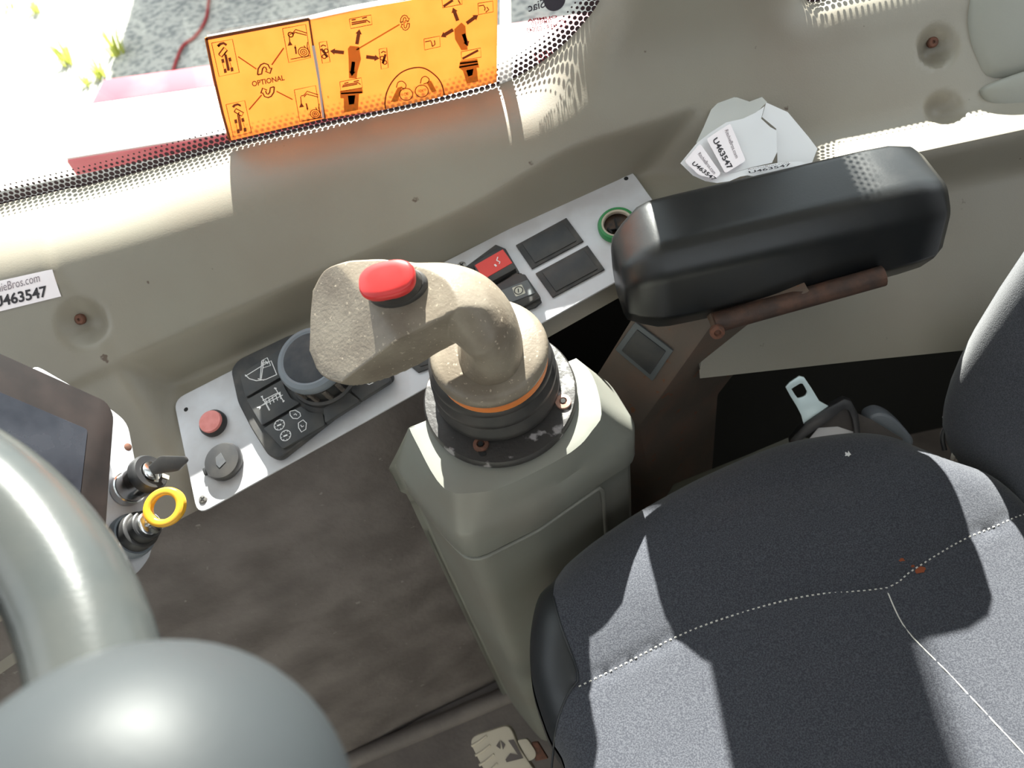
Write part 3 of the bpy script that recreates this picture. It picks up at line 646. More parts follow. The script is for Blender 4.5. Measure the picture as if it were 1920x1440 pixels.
sk = lathe('knob_skirt', kfr, [(.028, .012), (.0286, .020), (.0292, .034), (.028, .036)], M['black'], kb, 48)
for i in range(14):
    a = 2*math.pi*(i+.3)/14; t = V(math.cos(a), math.sin(a)); n = V(-t[1], t[0])
    v = []
    for (r_, h_) in ((.0277, .0125), (.0309, .0135), (.0317, .033), (.0277, .033)): v += [kfr.P(*(t*r_+n*.0022), h_), kfr.P(*(t*r_-n*.0022), h_)]
    mk('grip_rib', v, [[0, 2, 4, 6], [1, 3, 5, 7], [0, 1, 3, 2], [2, 3, 5, 4], [4, 5, 7, 6], [6, 7, 1, 0]], M['rib'], sk, 35, .0005, 1)
lathe('knob_ring', kfr, [(.0280, .033), (.0305, .034), (.0322, .037), (.0322, .041), (.0305, .0448), (.0268, .0465), (.0246, .0455)], M['knobring'], kb, 56)
lathe('knob_cap', kfr, [(.0249, .043), (.0246, .0456), (.023, .0464), (.012, .0472), (.0001, .0474)], M['knobtop'], kb, 48)
# rocker switches
def c7b(x, y): return 820+x/3.79, 280+y/3.79
def pb(w_, *L_): return [PF.px(*c7b(x, y), w_) for x, y in L_]
rs = at_panel('rocker_switch', 920, 505, 'red topped black rocker switch beside the joystick', 'switch', 'panel rocker switches')
prism('housing', PF, pb(0, (130, 905), (420, 690), (490, 720), (590, 890), (330, 1010), (180, 960)), 0, .004, M['blackdust'], rs, .001)
prism('rocker', PF, pb(.010, (250, 810), (440, 690), (470, 705), (560, 850), (360, 960), (300, 930)), .003, .011, M['black'], rs, .0015)
prism('rocker_front', PF, pb(.010, (150, 885), (245, 818), (320, 940), (230, 960)), .003, .008, M['blackdust'], rs, .0012)
rp = prism('red_plate', PF, pb(.0118, (265, 822), (465, 708), (533, 805), (330, 922)), .0105, .0116, M['redswitch'], rs, .0003, 1)
strokes('print', PF.at(0, 0, .0118), [pb(.0118, (430, 765), (422, 790), (445, 800), (440, 815))], .0010, M['white'], rp)
strokes('print', PF.at(0, 0, .0118), [pb(.0118, (407, 818), (420, 832))], .0016, M['white'], rp)
rs = at_panel('rocker_switch', 975, 552, 'grey topped rocker switch with pale round symbol', 'switch', 'panel rocker switches')
prism('housing', PF, pb(0, (360, 1000), (600, 890), (745, 1090), (700, 1130), (520, 1190)), 0, .004, M['blackdust'], rs, .001)
prism('rocker', PF, pb(.008, (350, 1010), (560, 880), (625, 890), (735, 1050), (560, 1140), (440, 1100)), .003, .009, M['black'], rs, .0015)
gp = prism('grey_plate', PF, pb(.0098, (415, 1018), (640, 925), (695, 1020), (470, 1110)), .0085, .0098, M['greyswitch'], rs, .0003, 1)
SF = PF.at(0, 0, .0098)
prism('symbol_square', PF, rpoly(pb(.0099, (530, 985), (600, 960), (628, 1022), (558, 1048)), .001, 2), .0098, .0101, M['cream'], gp, smooth=None)
c = PF.px(*c7b(578, 1004), .0099); strokes('symbol', SF, [circ(c, .0040, 16)+[circ(c, .0040, 16)[0]], [c+V(-.001, -.002), c+V(.0005, .002)]], .0010, M['black'], gp, .0005)
# two blank switch covers
for q, lab in ((((558, 685), (918, 490), (1040, 655), (672, 852)), 'upper blank black switch cover on the silver panel'), (((698, 885), (1068, 685), (1190, 855), (820, 1055)), 'lower blank black switch cover nearer the seat')):
    P_ = pb(.001, *q); cc = sum(P_)/4; t = thing('switch_blank', PF.P(cc[0], cc[1], 0), lab, 'switch cover', 'blank switch covers')
    prism('frame', PF, P_, 0, .0022, M['blackdust'], t, .0006)
    prism('blank_insert', PF, [cc+(p-cc)*V(.80, .80) for p in P_], .0018, .0034, M['key'], t, .0006)
t = thing('switch_blank', PF.P(*PF.px(795, 672), 0), 'black blank cover half hidden under the joystick head', 'switch cover', 'blank switch covers')
prism('frame', PF, [PF.px(*q) for q in ((765, 683), (838, 630), (870, 670), (785, 700))], 0, .0025, M['blackdust'], t, .0006)
prism('blank_insert', PF, [PF.px(*q) for q in ((778, 680), (838, 640), (860, 668), (790, 690))], .002, .0035, M['key'], t, .0006)
# green ringed socket
ps = at_panel('power_socket', 1158, 424, 'round power socket with green ring by the armrest', 'socket')
c = PF.px(1158, 425); sf = PF.at(*c, 0)
lathe('green_ring', sf, [(.0186, 0), (.0188, .004), (.0175, .0066), (.0150, .0070), (.0146, .005)], M['green'], ps, 40, cap=False)
lathe('metal_rim', sf, [(.0149, .003), (.0149, .0066), (.0138, .0070), (.0129, .0062), (.0127, .003)], M['lever'], ps, 40, cap=False)
lathe('socket_well', sf, [(.0128, .0005), (.0130, .006)], M['brass'], ps, 32, cap=False)
lathe('socket_bottom', sf, [(.0128, .0006), (.0001, .0007)], M['brass'], ps, 28)
for a, b_ in (((-.004, -.009), (.001, .007)), ((-.009, -.002), (-.004, -.004)), ((-.010, .001), (-.009, -.006))): prism('contact', sf, [V(a[0]-.0008, a[1]), V(a[0]+.001, a[1]), V(b_[0]+.001, b_[1]), V(b_[0]-.0008, b_[1])], .0008, .005, M['dark'], ps, smooth=None)

# ------------------------------------------------------------------ console under the joystick
KJ = 1.15
def zj(z): return 1.3-(1.3-z)*KJ
JC = at_z(937, 740, zj(.850)); JF = Frame(JC, unit(V(-.02, -.13, 1)), V(1, 0, 0)); JF.k = KJ
con = thing('joystick_console', V(JC[0], JC[1], 0), 'grey-green moulded console carrying the joystick', 'console')
NS = 96
def polar(pts, c, n=NS):
    """resample a closed outline by direction around c"""
    out = []
    P_ = [np.asarray(p, float) for p in pts]
    for i in range(n):
        a = 2*math.pi*i/n; d = V(math.cos(a), math.sin(a)); best = 0
        for p, q in zip(P_, P_[1:]+P_[:1]):
            e = q-p; den = d[0]*e[1]-d[1]*e[0]
            if abs(den) < 1e-12: continue
            w_ = p-c; t = (w_[0]*e[1]-w_[1]*e[0])/den; u = (w_[0]*d[1]-w_[1]*d[0])/den
            if t > 0 and -1e-6 <= u <= 1+1e-6: best = max(best, t)
        out.append(c+d*best)
    return out
axc = JC[:2]+V(-.002, -.012)
facet_px = [(762, 768), (786, 840), (833, 915), (890, 922), (949, 909), (1069, 847), (1112, 803), (1128, 772), (1112, 705), (1078, 668), (1000, 620), (900, 610), (800, 660)]
sh_px = [(722, 825), (745, 880), (780, 925), (820, 972), (852, 1003), (882, 1004), (1000, 947), (1150, 842), (1186, 822), (1193, 795), (1150, 725), (1098, 668), (1000, 600), (900, 590), (750, 690), (728, 780)]
fac = [on(*q, JC-JF.n*.0062, JF.n) for q in facet_px]; fz = lambda p: (np.dot(JC-JF.n*.0062, JF.n)-JF.n[0]*p[0]-JF.n[1]*p[1])/JF.n[2]
ZB = zj(.803); shp = [at_z(*q, ZB) for q in sh_px]
YM = .445+.09*0
fac2 = polar(catmull([p[:2] for p in fac], 4, True), axc); sh2 = polar(rpoly([p[:2] for p in shp], .008, 3), axc)
lim = lambda p: V(p[0], min(p[1], .398+.20*(p[0]+.05)))
fac2 = [lim(p) for p in fac2]; sh2 = [lim(p) for p in sh2]
def ins(ring, d): return [p+unit(axc-p)*d for p in ring]
rings = []
rings.append([V(*(axc+(p-axc)*.3), fz(axc+(p-axc)*.3)) for p in fac2])
rings.append([V(*(axc+(p-axc)*.93), fz(p)) for p in fac2])
rings.append([V(*p, fz(p)-.0015) for p in fac2])
rings.append([V(*(p*.5+q*.5), fz(p)*.52+ZB*.48-.003) for p, q in zip(fac2, sh2)])
rings.append([V(*ins([p], .0018)[0], ZB+.0018) for p in sh2])
rings.append([V(*p, ZB-.002) for p in sh2])
rings.append([V(*p, ZB-.02) for p in sh2]); rings.append([V(*p, ZB-.042) for p in sh2])
rings.append([V(*ins([p], .0012)[0], ZB-.045) for p in sh2]); rings.append([V(*ins([p], .0042)[0], ZB-.05) for p in sh2]); rings.append([V(*ins([p], .0045)[0], ZB-.065) for p in sh2])
for z_ in (.6, .4, .2, .001): rings.append([V(*(p+V(.0, 0)), z_) for p in ins(sh2, .004)])
v = [p for r in rings for p in r]; f = [list(range(NS))]
for j in range(len(rings)-1): f += [[j*NS+i, j*NS+(i+1) % NS, (j+1)*NS+(i+1) % NS, (j+1)*NS+i] for i in range(NS)]
mk('housing', v, f, M['console'], con, 28)
# raised bead framing the side facing the seat
i0, i1 = None, None
bead = [p for p in sh2]
ang = [math.atan2(*(p-axc)[::-1]) for p in bead]
fr_side = [V(*ins([p], .003)[0], ZB-.052) for p, a in zip(bead, ang) if -2.75 < a < -.45]
tube('raised_bead', fr_side+[fr_side[-1]+V(.003, .001, -.008), fr_side[-1]+V(.004, .002, -.03), fr_side[-1]+V(.004, .002, -.15)], .0022, M['console'], con, 8)

# ------------------------------------------------------------------ joystick
joy = thing('joystick', JC-JF.n*.003, 'worn beige joystick with red button and black bellows', 'joystick')
lathe('flange', JF, [(.0562, -.0045), (.0567, .0), (.0552, .0025), (.040, .0030), (.036, .0030)], M['flange'], joy, 72)
for px, py, m_ in ((1056, 754, 'pinkscrew'), (902, 834, 'rustscrew'), (822, 716, 'steel'), (985, 668, 'steel')):
    c = JF.px(px, py, .003); s = lathe('flange_screw', JF.at(*c, 0), [(.0058, .002), (.0056, .0045), (.003, .0052), (.0024, .0036), (.0001, .0036)], M[m_], joy, 20)
    lathe('hex_socket', JF.at(*c, 0), [(.0021, .0040), (.002, .0054)], M['dark'], s, 6)
prism('flange_slot', JF, rpoly([JF.px(*q, .003) for q in ((893, 838), (909, 836), (912, 854), (900, 856))], .002, 3), .0025, .0034, M['dark'], joy, smooth=None)
prof = [(.0440, .002), (.0462, .006), (.0462, .012), (.0425, .017), (.0420, .019), (.0450, .022), (.0450, .027), (.0415, .0315), (.0410, .033), (.0435, .036), (.0430, .041), (.0395, .045), (.0385, .0465), (.0400, .049), (.0385, .052), (.034, .0535)]
bf = JF.at(-.0005, .006, 0); lathe('bellows', bf, [(r, h) for r, h in prof], M['rubber'], joy, 72, 60)
DF = Frame(at_z(921, 672, JC[2]+.0535*KJ), unit(V(-.06, -.18, 1)), V(1, 0, 0)); DF.k = KJ
lathe('orange_seal', DF, [(.0345, -.0055), (.0378, -.005), (.0382, .001), (.034, .003)], M['orange'], joy, 56)
lathe('collar', DF, [(.030, .0015), (.0365, .002), (.0392, .0055), (.0398, .0095), (.0380, .0135), (.034, .0155), (.015, .0185), (.0001, .019)], M['grip'], joy, 64, 50)
cs = [((917, 672), .905, .029, .024, 2.2), ((922, 645), .924, .027, .020, 2.2), ((915, 612), .943, .027, .0175, 2.2), ((884, 586), .957, .028, .0185, 2.2), ((840, 580), .962, .030, .0225, 2.3), ((790, 590), .963, .033, .0275, 2.4), ((740, 601), .961, .036, .033, 2.5), ((690, 606), .958, .037, .035, 2.5), ((650, 607), .956, .036, .035, 2.5), ((615, 605), .953, .031, .031, 2.4), ((594, 604), .951, .019, .020, 2.2)]
ctr = catmull([at_z(*c[0], zj(c[1])) for c in cs], 12); A_ = catmull([V(c[2]*KJ, c[3]*KJ, c[4]) for c in cs], 12)
v = []; f = []; k = 88
for i, p in enumerate(ctr):
    T = unit(ctr[min(i+1, len(ctr)-1)]-ctr[max(i-1, 0)]); side = V(.12, 1, .06); side = unit(side-np.dot(side, T)*T); up_ = np.cross(side, T)
    if i < 1: pass
    a_, b_, e_ = A_[i]
    for j in range(k):
        th = 2*math.pi*j/k; cx_, sx_ = math.cos(th), math.sin(th)
        v.append(p+side*a_*np.sign(cx_)*abs(cx_)**(2/e_)+up_*b_*np.sign(sx_)*abs(sx_)**(2/e_))
tA, tB, tC = at_z(652, 512, zj(.980)), at_z(748, 636, zj(.966)), at_z(866, 556, zj(.981))
TP, TN = plane3(tA, tB, tC); EP, EN = plane3(tA+TN*.0008, tB+TN*.0008, at_z(598, 596, zj(.958)))
GP, GPn = plane3(tB, at_z(850, 588, zj(.9745)), at_z(735, 694, zj(.934)))
v = np.array(v)
for P0_, n_, soft in ((TP, TN, .0006), (EP, EN, .0006), (GP, GPn, 0)):
    d_ = (v-P0_)@n_; h_ = np.arange(len(v))/k; wt = np.clip((h_-30)/14, 0, 1); over = np.maximum(d_, 0)*wt
    v = v-over[:, None]*n_[None]*.97
for i in range(len(ctr)-1): f += [[i*k+j, i*k+(j+1) % k, (i+1)*k+(j+1) % k, (i+1)*k+j] for j in range(k)]
f += [list(range(k)), list(range((len(ctr)-1)*k, len(ctr)*k))]
mk('grip', v, f, M['grip'], joy, 180)
BF = Frame(TP, TN, tB-tA); BF.k = KJ
bo = [BF.px(*q, .001) for q in ((672, 524), (680, 520), (782, 534), (786, 545), (700, 560), (690, 556))]
BC = BF.px(741, 537, .004); ubx = Frame(BF.P(*BC, 0), TN, V(1, -.12, 0)); ubx.k = KJ
lathe('button_base', ubx, [(.0195, -.001), (.0195, .0015), (.018, .004)], M['black'], joy, 40, sx=1.0, sy=.62)
rb = lathe('rubber_bezel', ubx, [(.0172, .002), (.0176, .006), (.0170, .0085), (.0176, .0105), (.0172, .013), (.015, .014)], M['rubber'], joy, 40, sx=1.0, sy=.66)
def superell(a, b, e, n=44): return [V(a*np.sign(math.cos(t))*abs(math.cos(t))**(2/e), b*np.sign(math.sin(t))*abs(math.sin(t))**(2/e)) for t in np.linspace(0, 2*math.pi, n, endpoint=False)]
o_ = superell(.0172, .0112, 2.7)
rg = [(1., .0125), (1.02, .015), (.985, .0172), (.90, .0182), (.6, .0187), (.02, .0188)]
v = [ubx.P(*(p*s), h) for s, h in rg for p in o_]; n_ = len(o_)
f = [[j*n_+i, j*n_+(i+1) % n_, (j+1)*n_+(i+1) % n_, (j+1)*n_+i] for j in range(len(rg)-1) for i in range(n_)]+[list(range(n_)), list(range((len(rg)-1)*n_, len(rg)*n_))]
mk('red_button', v, f, M['red'], joy, 50)

# ------------------------------------------------------------------ armrest
aF, aR = at_z(1158, 512, .832), at_z(1746, 378, .842)
arm = thing('armrest', V(.13, .44, 0), 'glossy black padded armrest on a rusty brown steel post', 'armrest')
ax = unit(aR-aF); al = np.linalg.norm(aR-aF); sd_ = unit(np.cross(ax, V(0, 0, 1))); au = np.cross(sd_, ax)   # sd_ points to the seat
sec = [(-.034, .043), (.022, .043), (.040, .024), (.046, -.018), (.044, -.023), (.028, -.052), (-.028, -.052), (-.043, -.020), (-.042, .028)]
sec = rpoly([V(*p) for p in sec], [.008, .008, .007, .002, .002, .008, .014, .012, .010], 4)
v = []; f = []; m_ = len(sec)
st = [(0, .55, -.008), (.002, .66, -.007), (.012, .80, -.004), (.026, .95, -.001), (.036, .99, 0), (.06, 1, 0), (al*.5, 1.0, 0), (al-.05, 1.0, 0), (al-.03, .985, 0), (al-.012, .93, -.002), (al-.004, .80, -.003), (al, .45, -.003)]
for s_, sc_, dz in st:
    for p in sec: v.append(aF+ax*s_+sd_*p[0]*sc_+au*(p[1]*sc_+dz))
for i in range(len(st)-1): f += [[i*m_+j, i*m_+(j+1) % m_, (i+1)*m_+(j+1) % m_, (i+1)*m_+j] for j in range(m_)]
f += [list(range(m_)), list(range((len(st)-1)*m_, len(st)*m_))]
pad = mk('pad', v, f, M['vinyl'], arm, 40)
# steel post: section swept E1 > E2 > E3 > floor
E1, E2, E3 = at_y(1345, 596, .435), at_y(1199, 800, .425), at_y(1228, 957, .425)
wv1 = V(-.062, .034, -.002); wv2 = V(.104, .054, -.053)
E0 = E1+(E1-E2)*.14; E4 = V(E3[0]+.01, E3[1], .002)
v = []; f = []
for e, k2 in ((E0, 1.0), (E1, 1.0), (E2, 1.0), (E3, .85), (E4, .85)): v += [e+wv1, e, e+wv2*k2, e+wv1+wv2*k2]
for i in range(4): f += [[i*4+j, i*4+(j+1) % 4, (i+1)*4+(j+1) % 4, (i+1)*4+j] for j in range(4)]
f += [[0, 1, 2, 3], [16, 17, 18, 19]]
mk('post', v, f, M['rustarm'], arm, 30, .003, 2, 12)
PFa = Frame(E1, unit(np.cross(E2-E1, wv1)) if np.dot(np.cross(E2-E1, wv1), FW) < 0 else -unit(np.cross(E2-E1, wv1)), wv1)
so = [PFa.px(*q, .001) for q in ((1192, 602), (1263, 656), (1224, 713), (1154, 654))]
sb_ = prism('switch_blank', PFa, so, 0, .003, M['greyswitch'], arm, .0008)
cc = sum(so)/4; prism('blank_insert', PFa, [cc+(p-cc)*.76 for p in so], .002, .0042, M['key'], sb_, .0008)
# rail under the pad
rA, rB = at_y(1340, 606, .405), at_y(1656, 517, .400)
tube('rail', [rA, rA+(rB-rA)*.3, rA+(rB-rA)*.65, rB], .0085, M['rustrail'], arm, 14)
v = [rA+V(0, .0, 0), rB+V(-.06, 0, 0), rB+V(-.09, 0, -.022), rA+V(.0, 0, -.012)]; v = v+[p+V(0, .03, 0) for p in v]
mk('rail_gusset', v, [[0, 1, 2, 3], [4, 5, 6, 7], [0, 1, 5, 4], [1, 2, 6, 5], [2, 3, 7, 6], [3, 0, 4, 7]], M['rustarm'], arm, 30, .001)
lathe('bolt', Frame(rA+V(-.002, -.011, .003), unit(V(-.2, -1, .4)), V(1, 0, 0)), [(.0062, 0), (.006, .003), (.003, .004), (.002, .002)], M['rustscrew'], arm, 16)

# ------------------------------------------------------------------ seat
ZS = .665
out_px = [(1036, 1092), (1060, 1062), (1110, 1020), (1190, 966), (1300, 905), (1420, 852), (1500, 829), (1600, 817), (1680, 829), (1765, 872), (1850, 905), (1930, 960), (1990, 1010)]
so_ = [at_z(*q, .638)[:2] for q in out_px]+[V(.46, .18), V(.465, -.02), V(.40, -.10), (V(.20, -.12)), V(.02, -.10), V(-.04, -.04), V(-.055, .05)]+[at_z(*q, .62)[:2] for q in ((1062, 1470), (1030, 1390), (1002, 1300), (998, 1220), (1012, 1140))]
SEAT = catmull(so_, 5, True)
fab_px = [(1043, 1095), (1060, 1066), (1110, 1024), (1190, 970), (1300, 909), (1420, 856), (1500, 833), (1600, 821), (1680, 833), (1765, 876), (1850, 909), (1930, 964), (2000, 1010)]
nt_ = [at_z(*q, .65)[:2] for q in ((1030, 1470), (1032, 1410), (1048, 1350), (1070, 1305), (1086, 1284), (1078, 1250), (1055, 1190), (1040, 1130))]
FAB = [at_z(*q, .642)[:2] for q in fab_px]+[V(.47, .18), V(.47, -.02), V(.40, -.10), V(.20, -.12), V(.03, -.10), V(-.02, -.04), V(-.035, .05)]+nt_
seam1 = [at_z(*q, ZS-.002)[:2] for q in ((1085, 1287), (1160, 1250), (1280, 1188), (1400, 1145), (1520, 1115), (1662, 1100), (1712, 1068), (1800, 1015), (1870, 985), (1935, 955))]
seam2 = [at_z(*q, ZS-.002)[:2] for q in ((1662, 1100), (1700, 1175), (1790, 1265), (1900, 1380), (2000, 1490))]
def Hseat(X, Y):
    d = sdf_poly(X, Y, SEAT); R_ = .040
    q = np.clip(1-d/R_, 0, 1); z = ZS-.034*(1-np.sqrt(np.clip(1-q*q, 0, 1)))
    s1 = dist_line(X, Y, seam1); s2 = dist_line(X, Y, seam2)
    yb = np.interp(X, [p[0] for p in seam1], [p[1] for p in seam1])
    far = np.clip((Y-yb)/.10, 0, 1); z = z+.010*np.sin(far*math.pi*.9)
    z = z-.010*np.exp(-((X-.22)**2/.03+(Y-.08)**2/.012))
    z = z-.0028*np.exp(-(s1/.0035)**2)-.002*np.exp(-(s2/.0035)**2)
    return z
def XY3(X, Y, H): return np.stack([X, Y, H], -1)
seat = thing('driver_seat', V(.2, .13, 0), 'dark grey fabric driver seat with black vinyl front', 'seat')
bx = (-.075, .49, -.14, .40)
dS = lambda X, Y: sdf_poly(X, Y, SEAT); dF = lambda X, Y: sdf_poly(X, Y, FAB)
field('cushion_cover', *bx, .0055, Hseat, lambda X, Y: np.minimum(dS(X, Y)-.0012, dF(X, Y)), XY3, M['fabric'], seat)
field('front_trim', *bx, .0055, lambda X, Y: Hseat(X, Y)-.0012, lambda X, Y: np.minimum(dS(X, Y)-.0012, .004-dF(X, Y)), XY3, M['seatvinyl'], seat)
n_ = len(SEAT); SI = [p for p in SEAT]; c_ = sum(SI)/n_
lay = [(1.0, .632), (1.006, .615), (1.0, .58), (.985, .54), (.97, .53)]
v = [V(*(c_+(p-c_)*s_), z_) for s_, z_ in lay for p in SI]
f = [[j*n_+i, j*n_+(i+1) % n_, (j+1)*n_+(i+1) % n_, (j+1)*n_+i] for j in range(len(lay)-1) for i in range(n_)]+[list(range((len(lay)-1)*n_, len(lay)*n_))]
mk('side_panel', v, f, M['seatvinyl'], seat, 50)
def seat_pt(p, dz=0): return V(p[0], p[1], float(Hseat(np.array([p[0]]), np.array([p[1]]))[0])+dz)
# stitching: separate stitches along the seams
def resample(ln, ds):
    ln = [np.asarray(p) for p in ln]; L_ = np.concatenate([[0], np.cumsum([np.linalg.norm(b-a) for a, b in zip(ln[:-1], ln[1:])])]); A2 = np.array(ln)
    return [V(np.interp(s, L_, A2[:, 0]), np.interp(s, L_, A2[:, 1])) for s in np.arange(0, L_[-1], ds)]
v = []; f = []
rs_ = resample(catmull(seam1, 6), .0046)
for a, b in zip(rs_[:-1], rs_[1:]):
    t = unit(b-a); n2 = V(-t[1], t[0]); p0 = a; p1 = a+t*.0021; k_ = len(v)
    v += [seat_pt(p0-n2*.0006, .0012), seat_pt(p1-n2*.0006, .0012), seat_pt(p1+n2*.0006, .0012), seat_pt(p0+n2*.0006, .0012), seat_pt((p0+p1)/2, .0020)]
    f += [[k_, k_+1, k_+4], [k_+1, k_+2, k_+4], [k_+2, k_+3, k_+4], [k_+3, k_, k_+4]]
tag(mk('stitching', v, f, M['thread'], seat, None), kind='stuff')
tube('loose_thread', [seat_pt(p, .0006) for p in resample(catmull(seam2, 6), .006)], .0006, M['thread'], seat, 6)
edge = [V(*p) for p in nt_]
tube('edge_piping', [seat_pt(p, .0002) for p in resample(catmull(edge, 6), .006)], .0009, M['seatvinyl'], seat, 6)
for (px, py, r_) in ((1728, 1067, .006), (1690, 1052, .0028), (1712, 1060, .002)):
    c2 = at_z(px, py, ZS)[:2]; P_ = [c2+V(math.cos(a), .6*math.sin(a))*r_*random.uniform(.5, 1.1) for a in np.linspace(0, 6.28, 11)[:-1]]
    mk('rust_stain', [seat_pt(p, .0006) for p in P_], [list(range(len(P_)))], M['rust'], seat, None)
c2 = at_z(1590, 856, ZS)[:2]; P_ = [c2+V(math.cos(a), math.sin(a))*random.uniform(.001, .0045) for a in np.linspace(0, 6.28, 16)[:-1]]
mk('white_mark', [seat_pt(p, .0008) for p in P_], [list(range(len(P_)))], M['white'], seat, None)
# base under the cushion and its suspension column
prism('seat_pan', Frame(V(0, 0, 0), V(0, 0, 1), V(1, 0, 0)), [at_z(*q, .545)[:2] for q in ((1215, 985), (1262, 905), (1400, 850), (1490, 812), (1560, 830))]+[V(.42, .30), V(.42, -.08), V(.02, -.08), V(.02, .22)], .50, .545, M['olive'], seat, .006)
box('suspension', (.05, -.05, .001), (.36, .30, .50), M['black'], seat, .03)
# backrest
v = []; f = []; nu, nv = 40, 28
bc = V(.50, .145, .93); hx, hy, hz = .085, .262, .36
for i in range(nv+1):
    ph = -math.pi/2+math.pi*i/nv
    for j in range(nu):
        th = 2*math.pi*j/nu; e1, e2 = .42, .42
        sp = lambda c__, e: np.sign(c__)*abs(c__)**e
        x_ = hx*sp(math.cos(ph), e1)*sp(math.cos(th), e2); y_ = hy*sp(math.cos(ph), e1)*sp(math.sin(th), e2); z_ = hz*sp(math.sin(ph), e1)
        if x_ < 0: x_ -= .030*np.clip((abs(y_)-.14)/.08, 0, 1)     # side bolsters
        x_ += .10*(z_+hz)/(2*hz)*.9-.02
        v.append(bc+V(x_, y_, z_))
for i in range(nv): f += [[i*nu+j, i*nu+(j+1) % nu, (i+1)*nu+(j+1) % nu, (i+1)*nu+j] for j in range(nu)]
back = mk('backrest', v, f, M['fabric'], seat, 60)
# recliner hinge between cushion and backrest
rc = Frame(at_t(1812, 852, .742), unit(V(-.5, -.35, .8)), V(1, 0, 0))
def rq(*L_): return [rc.px(*q) for q in L_]
hg_ = prism('recliner_bracket', rc, rq((1778, 868), (1788, 838), (1812, 812), (1830, 816), (1842, 845), (1845, 892), (1800, 890)), -.006, 0, M['steel'], seat, .0008)
for i in range(5): prism('bracket_rib', rc, rq((1782+i*9, 866-i*2), (1785+i*9, 867-i*2), (1812+i*6, 822+i*2), (1809+i*6, 821+i*2)), 0, .0015, M['steel'], hg_, smooth=None)
tube('recliner_cable', catmull([rc.P(*p, .004) for p in rq((1772, 845), (1768, 815), (1785, 792), (1815, 806), (1845, 818), (1862, 850), (1867, 895))], 6), .0022, M['black'], seat, 8)
# seat adjusting lever near the floor
lv = thing('adjuster_lever', at_z(950, 1420, .30), 'cream ribbed seat adjuster lever with dark arrow print', 'lever')
LF = Frame(at_z(950, 1410, .36), unit(V(-.1, -.35, 1)), V(1, 0, 0))
def lq(*L_): return [LF.px(600+x/3.84, 1200+y/3.84) for x, y in L_]
prism('handle', LF, rpoly(lq((1080, 740), (1105, 690), (1345, 612), (1385, 650), (1425, 760), (1560, 960), (1240, 1040), (1150, 880)), .006, 4), -.014, 0, M['lever'], lv, .005, 3)
prism('stem', LF, rpoly(lq((1415, 722), (1490, 712), (1555, 810), (1550, 850), (1500, 880)), .003, 3), -.011, -.002, M['lever'], lv, .002)
prism('pivot_rod', LF, lq((1515, 740), (1565, 735), (1640, 860), (1545, 880)), -.012, -.004, M['rustscrew'], lv, .002)
for i in range(4): tube('grip_rib', [LF.P(*p, -.0002) for p in lq((1090+i*28, 762+i*70), (1140+i*28, 735+i*68), (1200+i*26, 690+i*66))], .0016, M['lever'], lv, 8)
LF2 = LF.at(0, 0, .0004)
strokes('arrow_print', LF2, [], .001, M['leverprint'], lv, .0003, [lq((1268, 762), (1295, 720), (1300, 785))]); strokes('arrow_print', LF2, [], .001, M['leverprint'], lv, .0003, [lq((1300, 720), (1335, 752), (1318, 790))])
strokes('seat_print', LF2, [], .001, M['leverprint'], lv, .0003, [lq((1355, 722), (1395, 715), (1465, 850), (1345, 880), (1335, 860), (1370, 815), (1425, 825))])

# ------------------------------------------------------------------ seat belt
bt = thing('seat_belt', at_t(1560, 800, .82), 'seat belt tongue of bright metal in a black plastic holder', 'seat belt')
TF = Frame(at_t(1540, 785, .80), unit(V(-.25, -.75, .6)), V(1, 0, 0))
def cb(x, y): return 1340+x/3.31, 640+y/3.31
def bq(*L_): return [TF.px(*cb(*q)) for q in L_]
o_ = bq((440, 285), (465, 255), (525, 216), (555, 224), (600, 290), (650, 372), (705, 402), (640, 470), (552, 515), (538, 460), (510, 405), (470, 340))
i_ = bq((476, 296), (490, 286), (530, 262), (545, 262), (560, 285), (573, 312), (568, 330), (555, 342), (535, 350), (515, 354), (500, 335), (488, 315))
ring_prism('tongue_plate', TF, o_, i_, -.0025, 0, M['zinc'], bt, .0006)
o_ = bq((463, 605), (505, 560), (560, 503), (700, 405), (800, 350), (845, 365), (888, 450), (905, 590), (700, 680), (560, 690), (485, 655), (465, 635))
i_ = bq((530, 615), (560, 590), (620, 548), (705, 490), (800, 412), (828, 425), (850, 480), (870, 580), (700, 640), (600, 650), (550, 640), (535, 630))
ring_prism('plastic_holder', TF, o_, i_, -.010, .004, M['black'], bt, .002)
prism('webbing', TF, bq((600, 600), (700, 500), (810, 420), (870, 450), (985, 500), (1180, 620), (1150, 720), (700, 720)), -.0085, -.0065, M['web'], bt, .0004)
prism('care_tag', TF, bq((588, 622), (648, 548), (770, 540), (890, 580), (880, 640), (650, 660)), -.006, -.0055, M['paper'], bt, smooth=None)
prism('retractor_cover', TF, rpoly(bq((960, 500), (1040, 462), (1120, 488), (1200, 560), (1270, 650), (1200, 760), (1000, 700)), .006, 4), -.045, -.012, M['knobring'], bt, .006, 3)

